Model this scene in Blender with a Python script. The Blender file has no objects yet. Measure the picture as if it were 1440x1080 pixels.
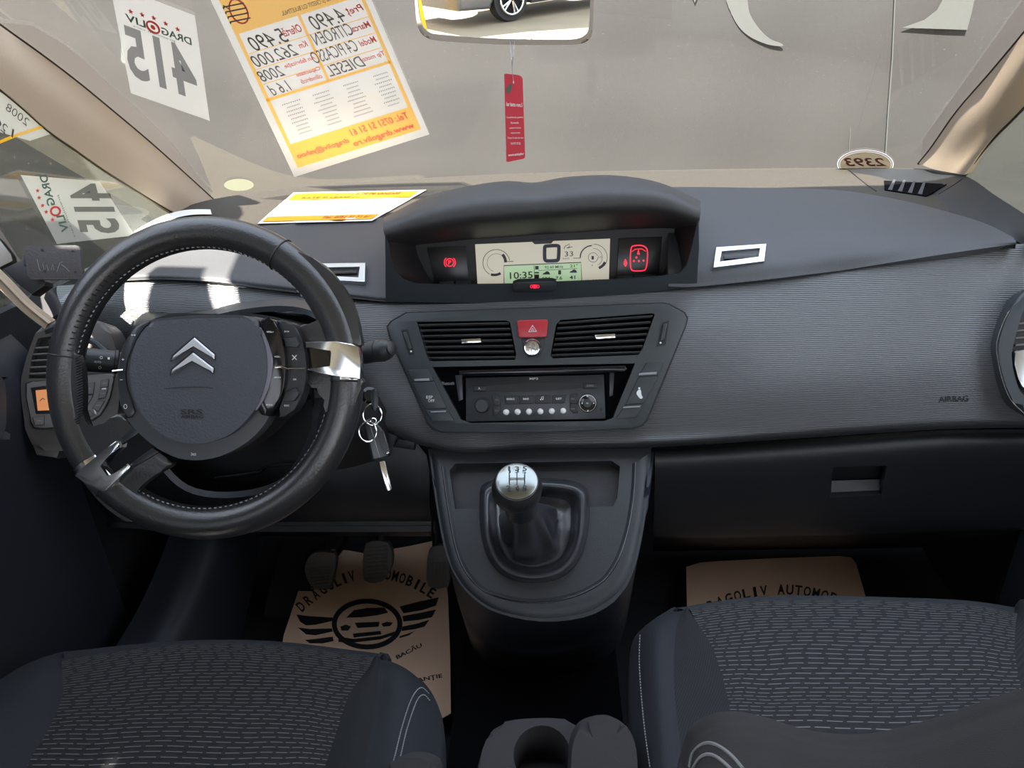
import bpy, bmesh, math, random
from mathutils import Vector as V, Matrix
from mathutils.bvhtree import BVHTree
random.seed(7)
SC = bpy.context.scene
COL = SC.collection
PI = math.pi
R = math.radians
# ------------------------------------------------------------------ camera
CAM = V((.04, 0, 1.2)); FPX = 1000.0
_p, _y, _r = R(25), R(4), R(2.5)
FW = V((-math.sin(_y)*math.cos(_p), math.cos(_y)*math.cos(_p), -math.sin(_p)))
_r0 = V((math.cos(_y), math.sin(_y), 0)); _u0 = _r0.cross(FW)
RT = _r0*math.cos(_r)-_u0*math.sin(_r); UP = _u0*math.cos(_r)+_r0*math.sin(_r)
cd = bpy.data.cameras.new('camera'); cam = bpy.data.objects.new('camera', cd); COL.objects.link(cam)
cd.sensor_width = 36; cd.lens = 36*FPX/1440; cd.clip_start = .02; cd.clip_end = 200
M3 = Matrix((RT, UP, -FW)).transposed()
cam.matrix_world = Matrix.Translation(CAM) @ M3.to_4x4()
SC.camera = cam

def ray(px, py): return FW+RT*((px-720)/FPX)-UP*((py-540)/FPX)
class Pl:                                   # a plane in the car that measured outlines are laid on
    def __init__(s, o, n): s.o = V(o); s.n = V(n).normalized()
    def at(s, px, py, d=0):
        r = ray(px, py); t = ((s.o+s.n*d-CAM).dot(s.n))/r.dot(s.n); return CAM+r*t
    def sh(s, d): return Pl(s.o+s.n*d, s.n)
def atY(px, py, Y): r = ray(px, py); return CAM+r*(Y/r.y)
def atZ(px, py, Z): r = ray(px, py); return CAM+r*((Z-CAM.z)/r.z)
def atX(px, py, X): r = ray(px, py); return CAM+r*((X-CAM.x)/r.x)
def atD(px, py, D): return CAM+ray(px, py)*D
def plane3(a, b, c):
    n = (b-a).cross(c-a).normalized()
    if n.dot(CAM-a) < 0: n = -n
    return Pl(a, n)
def planeX(a, b):                            # plane through a and b holding the car's lateral axis
    return plane3(a, b, a+V((1, 0, 0)))
# ------------------------------------------------------------------ materials
def mat(name, col, rough=.5, metal=0, spec=.5, bump=None, em=None, var=None, alpha=None):
    m = bpy.data.materials.new(name); m.use_nodes = True
    nt = m.node_tree; b = nt.nodes['Principled BSDF']
    b.inputs['Base Color'].default_value = (*col, 1); b.inputs['Roughness'].default_value = rough
    b.inputs['Metallic'].default_value = metal; b.inputs['Specular IOR Level'].default_value = spec
    if em:
        b.inputs['Emission Color'].default_value = (*em[0], 1); b.inputs['Emission Strength'].default_value = em[1]
    if bump or var: tc = nt.nodes.new('ShaderNodeTexCoord')
    if bump:
        n = nt.nodes.new('ShaderNodeTexNoise'); n.inputs['Scale'].default_value = bump[0]; n.inputs['Detail'].default_value = 3
        nt.links.new(tc.outputs['Object'], n.inputs['Vector'])
        bp = nt.nodes.new('ShaderNodeBump'); bp.inputs['Strength'].default_value = bump[1]; bp.inputs['Distance'].default_value = .001
        nt.links.new(n.outputs['Fac'], bp.inputs['Height']); nt.links.new(bp.outputs['Normal'], b.inputs['Normal'])
    if var:                                  # (scale, second colour)
        n = nt.nodes.new('ShaderNodeTexNoise'); n.inputs['Scale'].default_value = var[0]; n.inputs['Detail'].default_value = 5
        nt.links.new(tc.outputs['Object'], n.inputs['Vector'])
        mx = nt.nodes.new('ShaderNodeMix'); mx.data_type = 'RGBA'
        rp = nt.nodes.new('ShaderNodeValToRGB'); rp.color_ramp.elements[0].position = .35; rp.color_ramp.elements[1].position = .7
        nt.links.new(n.outputs['Fac'], rp.inputs['Fac']); nt.links.new(rp.outputs['Color'], mx.inputs['Factor'])
        mx.inputs['A'].default_value = (*col, 1); mx.inputs['B'].default_value = (*var[1], 1)
        nt.links.new(mx.outputs['Result'], b.inputs['Base Color'])
    return m
class NT:
    def __init__(s, m): s.t = m.node_tree; s.b = s.t.nodes.get('Principled BSDF')
    def n(s, ty, **kw):
        x = s.t.nodes.new('ShaderNode'+ty)
        for k, v in kw.items(): setattr(x, k, v)
        return x
    def l(s, a, b): s.t.links.new(a, b)
    def m(s, op, a, b=None, c=None):
        x = s.n('Math', operation=op)
        for i, v in enumerate((a, b, c)):
            if v is None: continue
            if isinstance(v, (int, float)): x.inputs[i].default_value = v
            else: s.l(v, x.inputs[i])
        return x.outputs[0]
D = {}
D['plastic'] = mat('grained dark plastic', (.026, .030, .034), .42, bump=(900, .35))
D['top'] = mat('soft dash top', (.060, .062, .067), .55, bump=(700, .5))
D['dust'] = mat('dusty dash top', (.050, .043, .034), .75, bump=(500, .6), var=(260, (.030, .026, .021)))
D['hood'] = mat('hood skin', (.040, .040, .042), .52, bump=(800, .5))
D['lip'] = mat('grey lip plastic', (.032, .040, .047), .45, bump=(900, .2))
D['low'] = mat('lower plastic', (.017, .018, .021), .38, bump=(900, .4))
D['shade'] = mat('black plastic', (.010, .010, .012), .5)
D['void'] = mat('deep recess', (.004, .004, .005), .95, spec=.05)
D['gloss'] = mat('gloss black', (.008, .008, .010), .12)
D['satin'] = mat('satin anthracite', (.024, .029, .033), .32)
D['panel'] = mat('panel anthracite', (.030, .037, .041), .42, bump=(900, .12))
D['corner'] = mat('shaded corner plastic', (.020, .023, .027), .5, bump=(900, .2))  # darker copy of the dash plastic, standing in for shade on the corner
D['lining'] = mat('pale grey roof lining', (.55, .57, .57), .85)
D['slat'] = mat('slat plastic', (.085, .088, .088), .4)
D['chrome'] = mat('chrome', (.80, .82, .83), .16, 1)
D['satinchrome'] = mat('satin metal', (.62, .66, .68), .28, 1)
D['leather'] = mat('black leather', (.024, .024, .025), .30, spec=.8, bump=(420, .3))
D['gaiter'] = mat('gaiter leatherette', (.036, .038, .044), .28, spec=.8, bump=(150, .1))
D['airbag'] = mat('airbag grain', (.056, .062, .075), .46, bump=(420, .7))
D['bezel'] = mat('bezel grey', (.075, .08, .088), .35, .3)
D['white'] = mat('white print', (.75, .76, .76), .5)
D['ink'] = mat('black print', (.01, .01, .012), .6)
D['pen'] = mat('pen ink', (.03, .03, .035), .6)
D['grey'] = mat('grey print', (.25, .26, .27), .5)
D['red'] = mat('red button', (.42, .025, .035), .35)
D['redglow'] = mat('red lamp', (.5, .01, .02), .4, em=((1, .015, .05), .75))
D['lcd'] = mat('backlit screen', (.25, .24, .2), .3, em=((.60, .56, .44), .30))
D['lcdg'] = mat('green backlit screen', (.2, .25, .18), .3, em=((.42, .62, .35), .30))
D['lcdink'] = mat('screen ink', (.010, .010, .035), .4)
D['lcdgrey'] = mat('screen grey ink', (.10, .10, .09), .4)
D['amber'] = mat('amber screen', (.3, .12, .05), .3, em=((.75, .30, .12), .3))
D['climate'] = mat('climate grey', (.145, .135, .128), .4)
D['climdark'] = mat('climate brown grey', (.070, .064, .060), .42)
D['knob'] = mat('white pearl key', (.72, .72, .70), .3)
D['pillar'] = mat('beige trim', (.45, .36, .27), .75, bump=(600, .5))
D['seatplain'] = mat('plain seat fabric', (.0125, .0155, .021), .8, bump=(900, .5))
D['back'] = mat('grey seat fabric', (.034, .033, .036), .85, bump=(900, .5))
D['thread'] = mat('pale thread', (.30, .31, .32), .7)
D['rubber'] = mat('pedal rubber', (.15, .142, .135), .55)
D['steel'] = mat('dull steel', (.35, .35, .34), .35, .9)
D['kraft'] = mat('kraft paper', (.85, .59, .41), .8, var=(6, (.79, .54, .37)))
D['carpet'] = mat('dark carpet', (.010, .011, .014), .95, bump=(300, 1))
D['trimdark'] = mat('blue black trim', (.016, .019, .026), .5)
D['paper'] = mat('white paper', (.82, .82, .80), .7)
D['yellow'] = mat('yellow print', (.90, .50, .012), .6)
D['redink'] = mat('red print', (.62, .05, .05), .6)
D['greenink'] = mat('dark green print', (.05, .12, .08), .6)
D['tag'] = mat('red card', (.56, .030, .060), .6)
D['plate'] = mat('grey brown plate', (.060, .054, .056), .7, bump=(350, .8))
D['gasket'] = mat('black gasket', (.012, .010, .009), .6)
D['tan'] = mat('sandy ground', (.25, .205, .13), .9, var=(1.5, (.20, .165, .105)))
D['tarp'] = mat('dark tarpaulin', (.0165, .016, .016), .75, bump=(6, 1.0))
D['tarpw'] = mat('tarpaulin white print', (.050, .054, .052), .7)
D['tarpl'] = mat('greenish side tarpaulin', (.06, .062, .052), .8)
D['tarpr'] = mat('blue grey side tarpaulin', (.020, .023, .024), .8)
D['paint'] = mat('silver paint', (.13, .135, .14), .25, .3)
D['glassdark'] = mat('dark glass', (.02, .022, .025), .05)
D['tyre'] = mat('tyre', (.02, .02, .02), .8)
D['maroon'] = mat('maroon print', (.20, .05, .06), .6)

# dusty glass: clear for the most part, with a thin film of dust that catches light
def glass(name, tint, dust, dcol, gl=.05, speck=True):
    m = bpy.data.materials.new(name); m.use_nodes = True; g = NT(m); g.t.nodes.clear()
    out = g.n('OutputMaterial'); tr = g.n('BsdfTransparent'); tr.inputs[0].default_value = (*tint, 1)
    df = g.n('BsdfDiffuse'); df.inputs[0].default_value = (*dcol, 1)
    tl = g.n('BsdfTranslucent'); tl.inputs[0].default_value = (*dcol, 1)
    a = g.n('MixShader'); a.inputs[0].default_value = .5; g.l(df.outputs[0], a.inputs[1]); g.l(tl.outputs[0], a.inputs[2])
    b = g.n('MixShader'); g.l(tr.outputs[0], b.inputs[1]); g.l(a.outputs[0], b.inputs[2])
    tc = g.n('TexCoord'); nz = g.n('TexNoise'); nz.inputs['Scale'].default_value = 3.5; nz.inputs['Detail'].default_value = 6
    g.l(tc.outputs['Object'], nz.inputs['Vector'])
    f = g.m('MULTIPLY_ADD', nz.outputs['Fac'], dust*1.0, dust*.5)
    if speck:
        vz = g.n('TexNoise'); vz.inputs['Scale'].default_value = 160; vz.inputs['Detail'].default_value = 2; g.l(tc.outputs['Object'], vz.inputs['Vector'])
        s = g.m('GREATER_THAN', vz.outputs['Fac'], .70); f = g.m('ADD', f, g.m('MULTIPLY', s, .16))
    g.l(f, b.inputs[0])
    gs = g.n('BsdfGlossy'); gs.inputs['Roughness'].default_value = .03
    c = g.n('MixShader'); c.inputs[0].default_value = gl; g.l(b.outputs[0], c.inputs[1]); g.l(gs.outputs[0], c.inputs[2])
    g.l(c.outputs[0], out.inputs[0]); return m
D['glass'] = glass('dusty windshield glass', (.93, .94, .93), .032, (.60, .52, .45), .10)
D['sideglass'] = glass('tinted side glass', (.72, .78, .74), .07, (.55, .56, .50), .05)
# paper lit from both sides
def sheet(name, col, clear=0, tr=.5):
    m = bpy.data.materials.new(name); m.use_nodes = True; g = NT(m); g.t.nodes.clear()
    out = g.n('OutputMaterial'); df = g.n('BsdfDiffuse'); df.inputs[0].default_value = (*col, 1)
    tl = g.n('BsdfTranslucent'); tl.inputs[0].default_value = (*col, 1)
    a = g.n('MixShader'); a.inputs[0].default_value = tr; g.l(df.outputs[0], a.inputs[1]); g.l(tl.outputs[0], a.inputs[2])
    if clear:
        b = g.n('MixShader'); b.inputs[0].default_value = clear; t = g.n('BsdfTransparent'); g.l(a.outputs[0], b.inputs[1]); g.l(t.outputs[0], b.inputs[2]); a = b
    g.l(a.outputs[0], out.inputs[0]); return m
D['number'] = sheet('reflected number print', (.015, .015, .017), .35); D['sheet'] = sheet('reflected white sheet', (.62, .61, .58), .42, .35); D['reflected_yellow'] = sheet('reflected sheet yellow', (.75, .40, .012), .25, .35)  # part-clear film colours for papers reflected in the glass
D['gold'] = sheet('pale gold sticker', (.55, .46, .33)); D['frit'] = sheet('frit band', (.26, .23, .205), 0, .35); D['oval'] = sheet('pale green sticker', (.50, .50, .34)); D['ovalw'] = sheet('white sticker', (.7, .7, .68))
# ribbed fascia
def ribbed():
    m = mat('ribbed fascia', (.082, .086, .090), .34, spec=.7); g = NT(m)
    tc = g.n('TexCoord'); w = g.n('TexWave', wave_type='BANDS', bands_direction='Z'); w.inputs['Scale'].default_value = 115
    w.inputs['Distortion'].default_value = 2.2; w.inputs['Detail'].default_value = 2; w.inputs['Detail Scale'].default_value = .8
    mp = g.n('Mapping'); mp.inputs['Scale'].default_value = (.25, .25, 1)
    g.l(tc.outputs['Object'], mp.inputs['Vector']); g.l(mp.outputs[0], w.inputs['Vector'])
    bp = g.n('Bump'); bp.inputs['Strength'].default_value = .55; bp.inputs['Distance'].default_value = .0009
    g.l(w.outputs['Fac'], bp.inputs['Height']); g.l(bp.outputs['Normal'], g.b.inputs['Normal']); return m
D['ribbed'] = ribbed()
def woven(name, rows, cols, base, dash):
    m = mat(name, base, .85); g = NT(m)
    uv = g.n('UVMap'); sp = g.n('SeparateXYZ'); g.l(uv.outputs[0], sp.inputs[0])
    nz = g.n('TexNoise'); nz.inputs['Scale'].default_value = 4; nz.inputs['Detail'].default_value = 1; g.l(uv.outputs[0], nz.inputs['Vector'])
    v = g.m('ADD', g.m('MULTIPLY', sp.outputs[1], rows), g.m('MULTIPLY', nz.outputs['Fac'], 1.2))
    row = g.m('FLOOR', v); fr = g.m('FRACT', v)
    wn = g.n('TexWhiteNoise', noise_dimensions='1D'); g.l(row, wn.inputs['W'])
    u = g.m('ADD', g.m('MULTIPLY', sp.outputs[0], cols), wn.outputs['Value'])
    line = g.m('LESS_THAN', g.m('ABSOLUTE', g.m('SUBTRACT', fr, .3)), .055)
    d = g.m('MULTIPLY', line, g.m('LESS_THAN', g.m('FRACT', u), .78))
    line2 = g.m('LESS_THAN', g.m('ABSOLUTE', g.m('SUBTRACT', fr, .78)), .16)
    d2 = g.m('MULTIPLY', line2, g.m('LESS_THAN', g.m('FRACT', g.m('ADD', g.m('MULTIPLY', u, 1.0), .45)), .55))
    m1 = g.n('Mix', data_type='RGBA'); g.l(d2, m1.inputs['Factor']); m1.inputs['A'].default_value = (*base, 1); m1.inputs['B'].default_value = (.006, .006, .008, 1)
    m2 = g.n('Mix', data_type='RGBA'); g.l(d, m2.inputs['Factor']); g.l(m1.outputs['Result'], m2.inputs['A']); m2.inputs['B'].default_value = (*dash, 1)
    g.l(m2.outputs['Result'], g.b.inputs['Base Color'])
    bp = g.n('Bump'); bp.inputs['Strength'].default_value = .4; bp.inputs['Distance'].default_value = .001
    g.l(g.m('SINE', g.m('MULTIPLY', v, 2*PI)), bp.inputs['Height']); g.l(bp.outputs['Normal'], g.b.inputs['Normal'])
    return m
D['woven'] = woven('dashed seat fabric', 64, 17, (.0105, .0118, .0135), (.17, .172, .175))
def strip(name, base, n=60):
    m = mat(name, base, .85); g = NT(m); uv = g.n('UVMap'); sp = g.n('SeparateXYZ'); g.l(uv.outputs[0], sp.inputs[0])
    s = g.m('SINE', g.m('MULTIPLY', g.m('ADD', g.m('MULTIPLY', sp.outputs[1], 2.2), sp.outputs[0]), n))
    f = g.m('MULTIPLY_ADD', s, .5, .5)
    mx = g.n('Mix', data_type='RGBA'); g.l(f, mx.inputs['Factor']); mx.inputs['A'].default_value = (*[c*.35 for c in base], 1); mx.inputs['B'].default_value = (*[c*1.5 for c in base], 1)
    g.l(mx.outputs['Result'], g.b.inputs['Base Color']); return m
D['strip'] = strip('ribbed seat strip', (.0075, .0090, .0115), 110)
# ------------------------------------------------------------------ mesh building: every builder returns (verts, faces, uvs or None)
def cr(P, t):                                 # Catmull-Rom along control points, t in 0..1
    n = len(P)-1; s = min(max(t, 0), 1)*n; i = min(int(s), n-1); u = s-i
    a = P[i-1] if i > 0 else P[0]*2-P[1]
    b, c = P[i], P[i+1]
    d = P[i+2] if i+2 <= n else P[n]*2-P[n-1]
    return .5*((2*b)+(c-a)*u+(2*a-5*b+4*c-d)*u*u+(3*b-a-3*c+d)*u**3)
def rp(row, Y=None):
    o = []
    for q in row:
        if isinstance(q, V): o.append(q)
        elif len(q) == 3: o.append(atY(*q))
        else: o.append(atY(q[0], q[1], Y))
    return o
def rz(row, Z=None):
    return [q if isinstance(q, V) else atZ(q[0], q[1], q[2] if len(q) > 2 else Z) for q in row]
def grid(G, nu, nv):                          # control grid -> dense grid
    H = [[cr(r, i/nu) for i in range(nu+1)] for r in G]
    return [[cr([h[i] for h in H], j/nv) for i in range(nu+1)] for j in range(nv+1)]
def patch(G, nu=40, nv=24, th=.012, face=None, flip=False):
    g = grid(G, nu, nv)
    vs = [p for r in g for p in r]; W = nu+1
    fs = [(j*W+i, j*W+i+1, (j+1)*W+i+1, (j+1)*W+i) for j in range(nv) for i in range(nu)]
    uv = [(i/nu, j/nv) for j in range(nv+1) for i in range(nu+1)]
    sc = 0
    for f in fs:
        q = (vs[f[2]]-vs[f[0]]).cross(vs[f[3]]-vs[f[1]]); sc += q.dot(((face or CAM)-vs[f[0]]).normalized())
    if sc < 0: fs = [f[::-1] for f in fs]
    if flip: fs = [f[::-1] for f in fs]
    if th:
        no = [V() for _ in vs]
        for f in fs:
            q = (vs[f[2]]-vs[f[0]]).cross(vs[f[3]]-vs[f[1]])
            for k in f: no[k] = no[k]+q
        n0 = len(vs); vs = vs+[v-n.normalized()*th for v, n in zip(vs, no)]; uv = uv+uv
        bd = [i for i in range(W)]+[j*W+nu for j in range(1, nv+1)]+[nv*W+i for i in range(nu-1, -1, -1)]+[j*W for j in range(nv-1, 0, -1)]
        e = set()
        for f in fs:
            for k in range(4): e.add((f[k], f[(k+1) % 4]))
        side = []
        for k in range(len(bd)):
            a, b = bd[k], bd[(k+1) % len(bd)]
            if (a, b) in e: side.append((b, a, a+n0, b+n0))
            else: side.append((a, b, b+n0, a+n0))
        fs = fs+[tuple(i+n0 for i in f[::-1]) for f in fs]+side
    return vs, fs, uv
def prism(front, n, depth, bev=0, seg=2):     # polygon (world points) pushed back along -n, front rim bevelled
    bm = bmesh.new(); N = len(front)
    A = [bm.verts.new(p) for p in front]; B = [bm.verts.new(p-n*depth) for p in front]
    nn = V()
    for i in range(N): nn += front[i].cross(front[(i+1) % N])
    if nn.dot(n) < 0: A.reverse(); B.reverse()
    f = bm.faces.new(A); bm.faces.new(B[::-1])
    for i in range(N): bm.faces.new((A[(i+1) % N], A[i], B[i], B[(i+1) % N]))
    if bev:
        bmesh.ops.bevel(bm, geom=list(f.edges), offset=bev, segments=seg, affect='EDGES', profile=.5, clamp_overlap=True)
    bm.normal_update()
    bmesh.ops.triangulate(bm, faces=[q for q in bm.faces if len(q.verts) > 4], ngon_method='EAR_CLIP')
    bm.verts.index_update(); vs = [v.co.copy() for v in bm.verts]; fs = [tuple(v.index for v in q.verts) for q in bm.faces]
    bm.free(); return vs, fs, None
def slab(pl, pts, d=0, depth=.01, bev=0, seg=2):   # outline measured in the photo, laid on a plane raised by d
    return prism([pl.at(x, y, d) for x, y in pts], pl.n, depth, bev, seg)
def rr(cx, cy, w, h, r=0, a=0, n=5):
    r = min(r, w/2-.01, h/2-.01); o = []
    for sx, sy, a0 in ((1, 1, 0), (-1, 1, 90), (-1, -1, 180), (1, -1, 270)):
        for k in range(n+1 if r > 0 else 1):
            t = R(a0+90*k/n); x = sx*(w/2-r)+r*math.cos(t); y = sy*(h/2-r)+r*math.sin(t)
            o.append((cx+x*math.cos(R(a))-y*math.sin(R(a)), cy+x*math.sin(R(a))+y*math.cos(R(a))))
    return o
def ell(cx, cy, rx, ry=None, n=28, a0=0, a1=360):
    ry = ry or rx; full = abs(a1-a0) >= 360
    return [(cx+rx*math.cos(R(a0+(a1-a0)*k/(n if full else n-1))), cy+ry*math.sin(R(a0+(a1-a0)*k/(n if full else n-1)))) for k in range(n)]
def smooth(pts, n=4, closed=True):
    P = [V((x, y, 0)) for x, y in pts]; N = len(P); o = []
    for i in range(N if closed else N-1):
        a, b, c, d = (P[(i-1) % N], P[i], P[(i+1) % N], P[(i+2) % N]) if closed else (P[max(i-1, 0)], P[i], P[i+1], P[min(i+2, N-1)])
        for k in range(n):
            u = k/n; q = .5*((2*b)+(c-a)*u+(2*a-5*b+4*c-d)*u*u+(3*b-a-3*c+d)*u**3); o.append((q.x, q.y))
    if not closed: o.append((P[-1].x, P[-1].y))
    return o
def tube(pts, r, closed=False, seg=10, cap=True, flat=1, nrm=None):
    N = len(pts); vs = []; fs = []; prev = None
    for i in range(N):
        t = (pts[(i+1) % N]-pts[i-1]) if closed else (pts[min(i+1, N-1)]-pts[max(i-1, 0)])
        t.normalize()
        if nrm is not None: a = nrm-t*nrm.dot(t)
        elif prev is None:
            a = t.orthogonal()
        else: a = prev-t*prev.dot(t)
        a.normalize(); prev = a; b = t.cross(a)
        ri = r[i] if isinstance(r, (list, tuple)) else r
        for k in range(seg):
            w = 2*PI*k/seg; vs.append(pts[i]+a*(ri*flat*math.cos(w))+b*(ri*math.sin(w)))
    for i in range(N if closed else N-1):
        for k in range(seg):
            j = (i+1) % N; fs.append((i*seg+k, i*seg+(k+1) % seg, j*seg+(k+1) % seg, j*seg+k))
    if cap and not closed:
        fs.append(tuple(range(seg))[::-1]); fs.append(tuple((N-1)*seg+k for k in range(seg)))
    return vs, fs, None
def lathe(o, ax, prof, seg=32):               # prof: (radius, height) along ax
    a = ax.orthogonal().normalized(); b = ax.cross(a).normalized(); vs = []; fs = []
    for r, h in prof:
        for k in range(seg):
            w = 2*PI*k/seg; vs.append(o+ax*h+a*(r*math.cos(w))+b*(r*math.sin(w)))
    for i in range(len(prof)-1):
        for k in range(seg): fs.append((i*seg+k, i*seg+(k+1) % seg, (i+1)*seg+(k+1) % seg, (i+1)*seg+k))
    fs.append(tuple(range(seg))[::-1]); fs.append(tuple((len(prof)-1)*seg+k for k in range(seg)))
    return vs, fs, None
def box(lo, hi):
    x0, y0, z0 = lo; x1, y1, z1 = hi
    vs = [V(c) for c in ((x0, y0, z0), (x1, y0, z0), (x1, y1, z0), (x0, y1, z0), (x0, y0, z1), (x1, y0, z1), (x1, y1, z1), (x0, y1, z1))]
    return vs, [(0, 3, 2, 1), (4, 5, 6, 7), (0, 1, 5, 4), (1, 2, 6, 5), (2, 3, 7, 6), (3, 0, 4, 7)], None
def ribbon(pl, pts, w, d=.0006, depth=.0005, closed=False):   # a stroke of width w (photo pixels) printed on a plane
    N = len(pts); L = []; Rr = []
    for i in range(N):
        a = pts[i-1] if (closed or i > 0) else pts[0]; b = pts[(i+1) % N] if (closed or i < N-1) else pts[-1]
        dx, dy = b[0]-a[0], b[1]-a[1]; q = math.hypot(dx, dy) or 1
        nx, ny = -dy/q*w/2, dx/q*w/2
        L.append(pl.at(pts[i][0]+nx, pts[i][1]+ny, d)); Rr.append(pl.at(pts[i][0]-nx, pts[i][1]-ny, d))
    vs = L+Rr; fs = []
    for i in range(N if closed else N-1):
        j = (i+1) % N; f = (i, j, N+j, N+i)
        if (vs[f[1]]-vs[f[0]]).cross(vs[f[3]]-vs[f[0]]).dot(pl.n) < 0: f = f[::-1]
        fs.append(f)
    return vs, fs, None
_tc = {}
def txt_raw(s, bold=0, shear=0):
    k = (s, bold, shear)
    if k not in _tc:
        c = bpy.data.curves.new('lettering', 'FONT'); c.body = s; c.size = 1; c.resolution_u = 3; c.offset = bold; c.shear = shear
        o = bpy.data.objects.new('lettering', c); me = bpy.data.meshes.new_from_object(o)
        vs = [v.co.copy() for v in me.vertices]; fs = [tuple(p.vertices) for p in me.polygons]
        bpy.data.objects.remove(o); bpy.data.curves.remove(c); bpy.data.meshes.remove(me)
        xs = [v.x for v in vs]; ys = [v.y for v in vs]; _tc[k] = (vs, fs, min(xs), max(xs), min(ys), max(ys))
    return _tc[k]
def txt(pl, s, tl, tr, bl, d=.0007, bold=0, shear=0):     # lettering fitted to a parallelogram (top-left, top-right, bottom-left) on a plane
    vs, fs, x0, x1, y0, y1 = txt_raw(s, bold, shear); o = []
    for v in vs:
        a = (v.x-x0)/(x1-x0); b = (y1-v.y)/(y1-y0)
        o.append(pl.at(tl[0]+a*(tr[0]-tl[0])+b*(bl[0]-tl[0]), tl[1]+a*(tr[1]-tl[1])+b*(bl[1]-tl[1]), d))
    return o, fs, None
def tx(pl, s, cx, cy, h, w=None, a=0, d=.0007, bold=0, shear=0):  # lettering centred at a pixel, height h, width w
    vs, fs, x0, x1, y0, y1 = txt_raw(s, bold, shear)
    if w is None: w = h*(x1-x0)/(y1-y0)
    c, q = math.cos(R(a)), math.sin(R(a))
    f = lambda x, y: (cx+x*c-y*q, cy+x*q+y*c)
    return txt(pl, s, f(-w/2, -h/2), f(w/2, -h/2), f(-w/2, h/2), d, bold, shear)
def merge(*ms):
    vs = []; fs = []; uv = []; has = any(m[2] for m in ms)
    for m in ms:
        k = len(vs); vs += m[0]; fs += [tuple(i+k for i in f) for f in m[1]]
        if has: uv += m[2] if m[2] else [(0, 0)]*len(m[0])
    return vs, fs, uv if has else None
def obj(name, m, *ms, parent=None, ang=35, kind=None):
    if isinstance(m, str): m = D[m]
    vs, fs, uv = merge(*ms)
    base = parent['_o'] if parent is not None else None
    off = V(base) if base is not None else V()
    me = bpy.data.meshes.new(name); me.from_pydata([v-off for v in vs], [], fs); me.update()
    if uv:
        l = me.uv_layers.new(name='UVMap')
        for lp in me.loops: l.data[lp.index].uv = uv[lp.vertex_index]
    me.polygons.foreach_set('use_smooth', [True]*len(me.polygons)); me.set_sharp_from_angle(angle=R(ang))
    me.materials.append(m); o = bpy.data.objects.new(name, me); COL.objects.link(o)
    o['_o'] = tuple(off)
    if parent is not None: o.parent = parent
    if kind: o['kind'] = kind
    return o
def thing(name, label, cat, loc, group=None):
    e = bpy.data.objects.new(name, None); COL.objects.link(e); e.location = loc; e.empty_display_size = .03
    e['_o'] = tuple(loc); e['label'] = label; e['category'] = cat
    if group: e['group'] = group
    return e
def single(o, label, cat, group=None):
    o['label'] = label; o['category'] = cat
    if group: o['group'] = group
    return o
def struct(name, m, *ms, label=None, ang=35):
    o = obj(name, m, *ms, kind='structure', ang=ang); o['label'] = label; o['category'] = name.split('_')[0]; return o
def cut(o, *ms):                               # carve openings out of a mesh
    if len(ms) > 1:
        for q in ms: cut(o, q)
        return
    t = obj('cutter', 'shade', *ms)
    off = V(o['_o']); t.location = V((0, 0, 0))
    par = o.parent; o.parent = None; t.location = -off
    md = o.modifiers.new('b', 'BOOLEAN'); md.object = t; md.operation = 'DIFFERENCE'; md.solver = 'EXACT'
    bpy.context.view_layer.update(); dg = bpy.context.evaluated_depsgraph_get()
    nm = bpy.data.meshes.new_from_object(o.evaluated_get(dg)); o.modifiers.clear(); old = o.data; o.data = nm; nm.name = old.name
    nm.polygons.foreach_set('use_smooth', [True]*len(nm.polygons)); nm.set_sharp_from_angle(angle=R(30))
    o.parent = par; bpy.data.objects.remove(t)
def prj(p):
    d = p-CAM; z = d.dot(FW); return (720+FPX*d.dot(RT)/z, 540-FPX*d.dot(UP)/z)

def hitter(o):
    off = V(o['_o']); t = BVHTree.FromPolygons([v.co+off for v in o.data.vertices], [tuple(p.vertices) for p in o.data.polygons])
    return lambda x, y: t.ray_cast(CAM, ray(x, y).normalized())[0]

def cutter(pl, pts, d0=0, up=.03, dn=.05):     # a tool whose outline matches the photo at height d0
    return prism([pl.at(x, y, d0)+pl.n*up for x, y in pts], pl.n, up+dn)
# ------------------------------------------------------------------ planes of the car
def wz(x, y): return .925+.60*(1.84-.20*x*x-y)
def WS(px, py, d=0):                           # a point on the inside of the windshield
    r = ray(px, py); lo, hi = .3, 2.6
    for _ in range(50):
        m = (lo+hi)/2; p = CAM+r*m
        if p.z > wz(p.x, p.y)-d: hi = m
        else: lo = m
    return CAM+r*lo
class WSl:                                     # windshield used like a plane
    n = V((0, -.514, -.857))
    def at(s, px, py, d=0): return WS(px, py, d)
WSP = WSl()
GL = plane3(V((-.80, 1.0, .9)), V((-.775, 1.5, .9)), V((-.76, 1.25, 1.3)))   # left quarter glass
GR = plane3(V((.86, 1.0, .9)), V((.845, 1.5, .9)), V((.80, 1.25, 1.3)))
FP = planeX(atY(755, 430, 1.12), atY(755, 610, 1.03))       # front of the centre panel
SP = planeX(atY(755, 335, 1.235), atY(755, 400, 1.215))     # instrument screens
CP = planeX(atY(760, 640, 1.05), atY(760, 850, .86))        # gear console face
WC = V((-.378, .748, .864)); WN = V((0, -math.cos(R(25)), math.sin(R(25)))); WP = Pl(WC, WN)
FL = Pl((0, 0, .10), (0, 0, 1))
FASC = None
# ------------------------------------------------------------------ outside: ground, tarpaulins, glass, pillars, roof
struct('floor', 'carpet', box((-.86, -.9, .03), (.90, 1.75, .098)), label='dark carpeted floor of the car under the paper mats')
g = struct('ground', 'tan', box((-40, -60, -.36), (40, 30, -.30)), label='sandy yard around the car, seen in the mirror'); g['category'] = 'ground'
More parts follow.
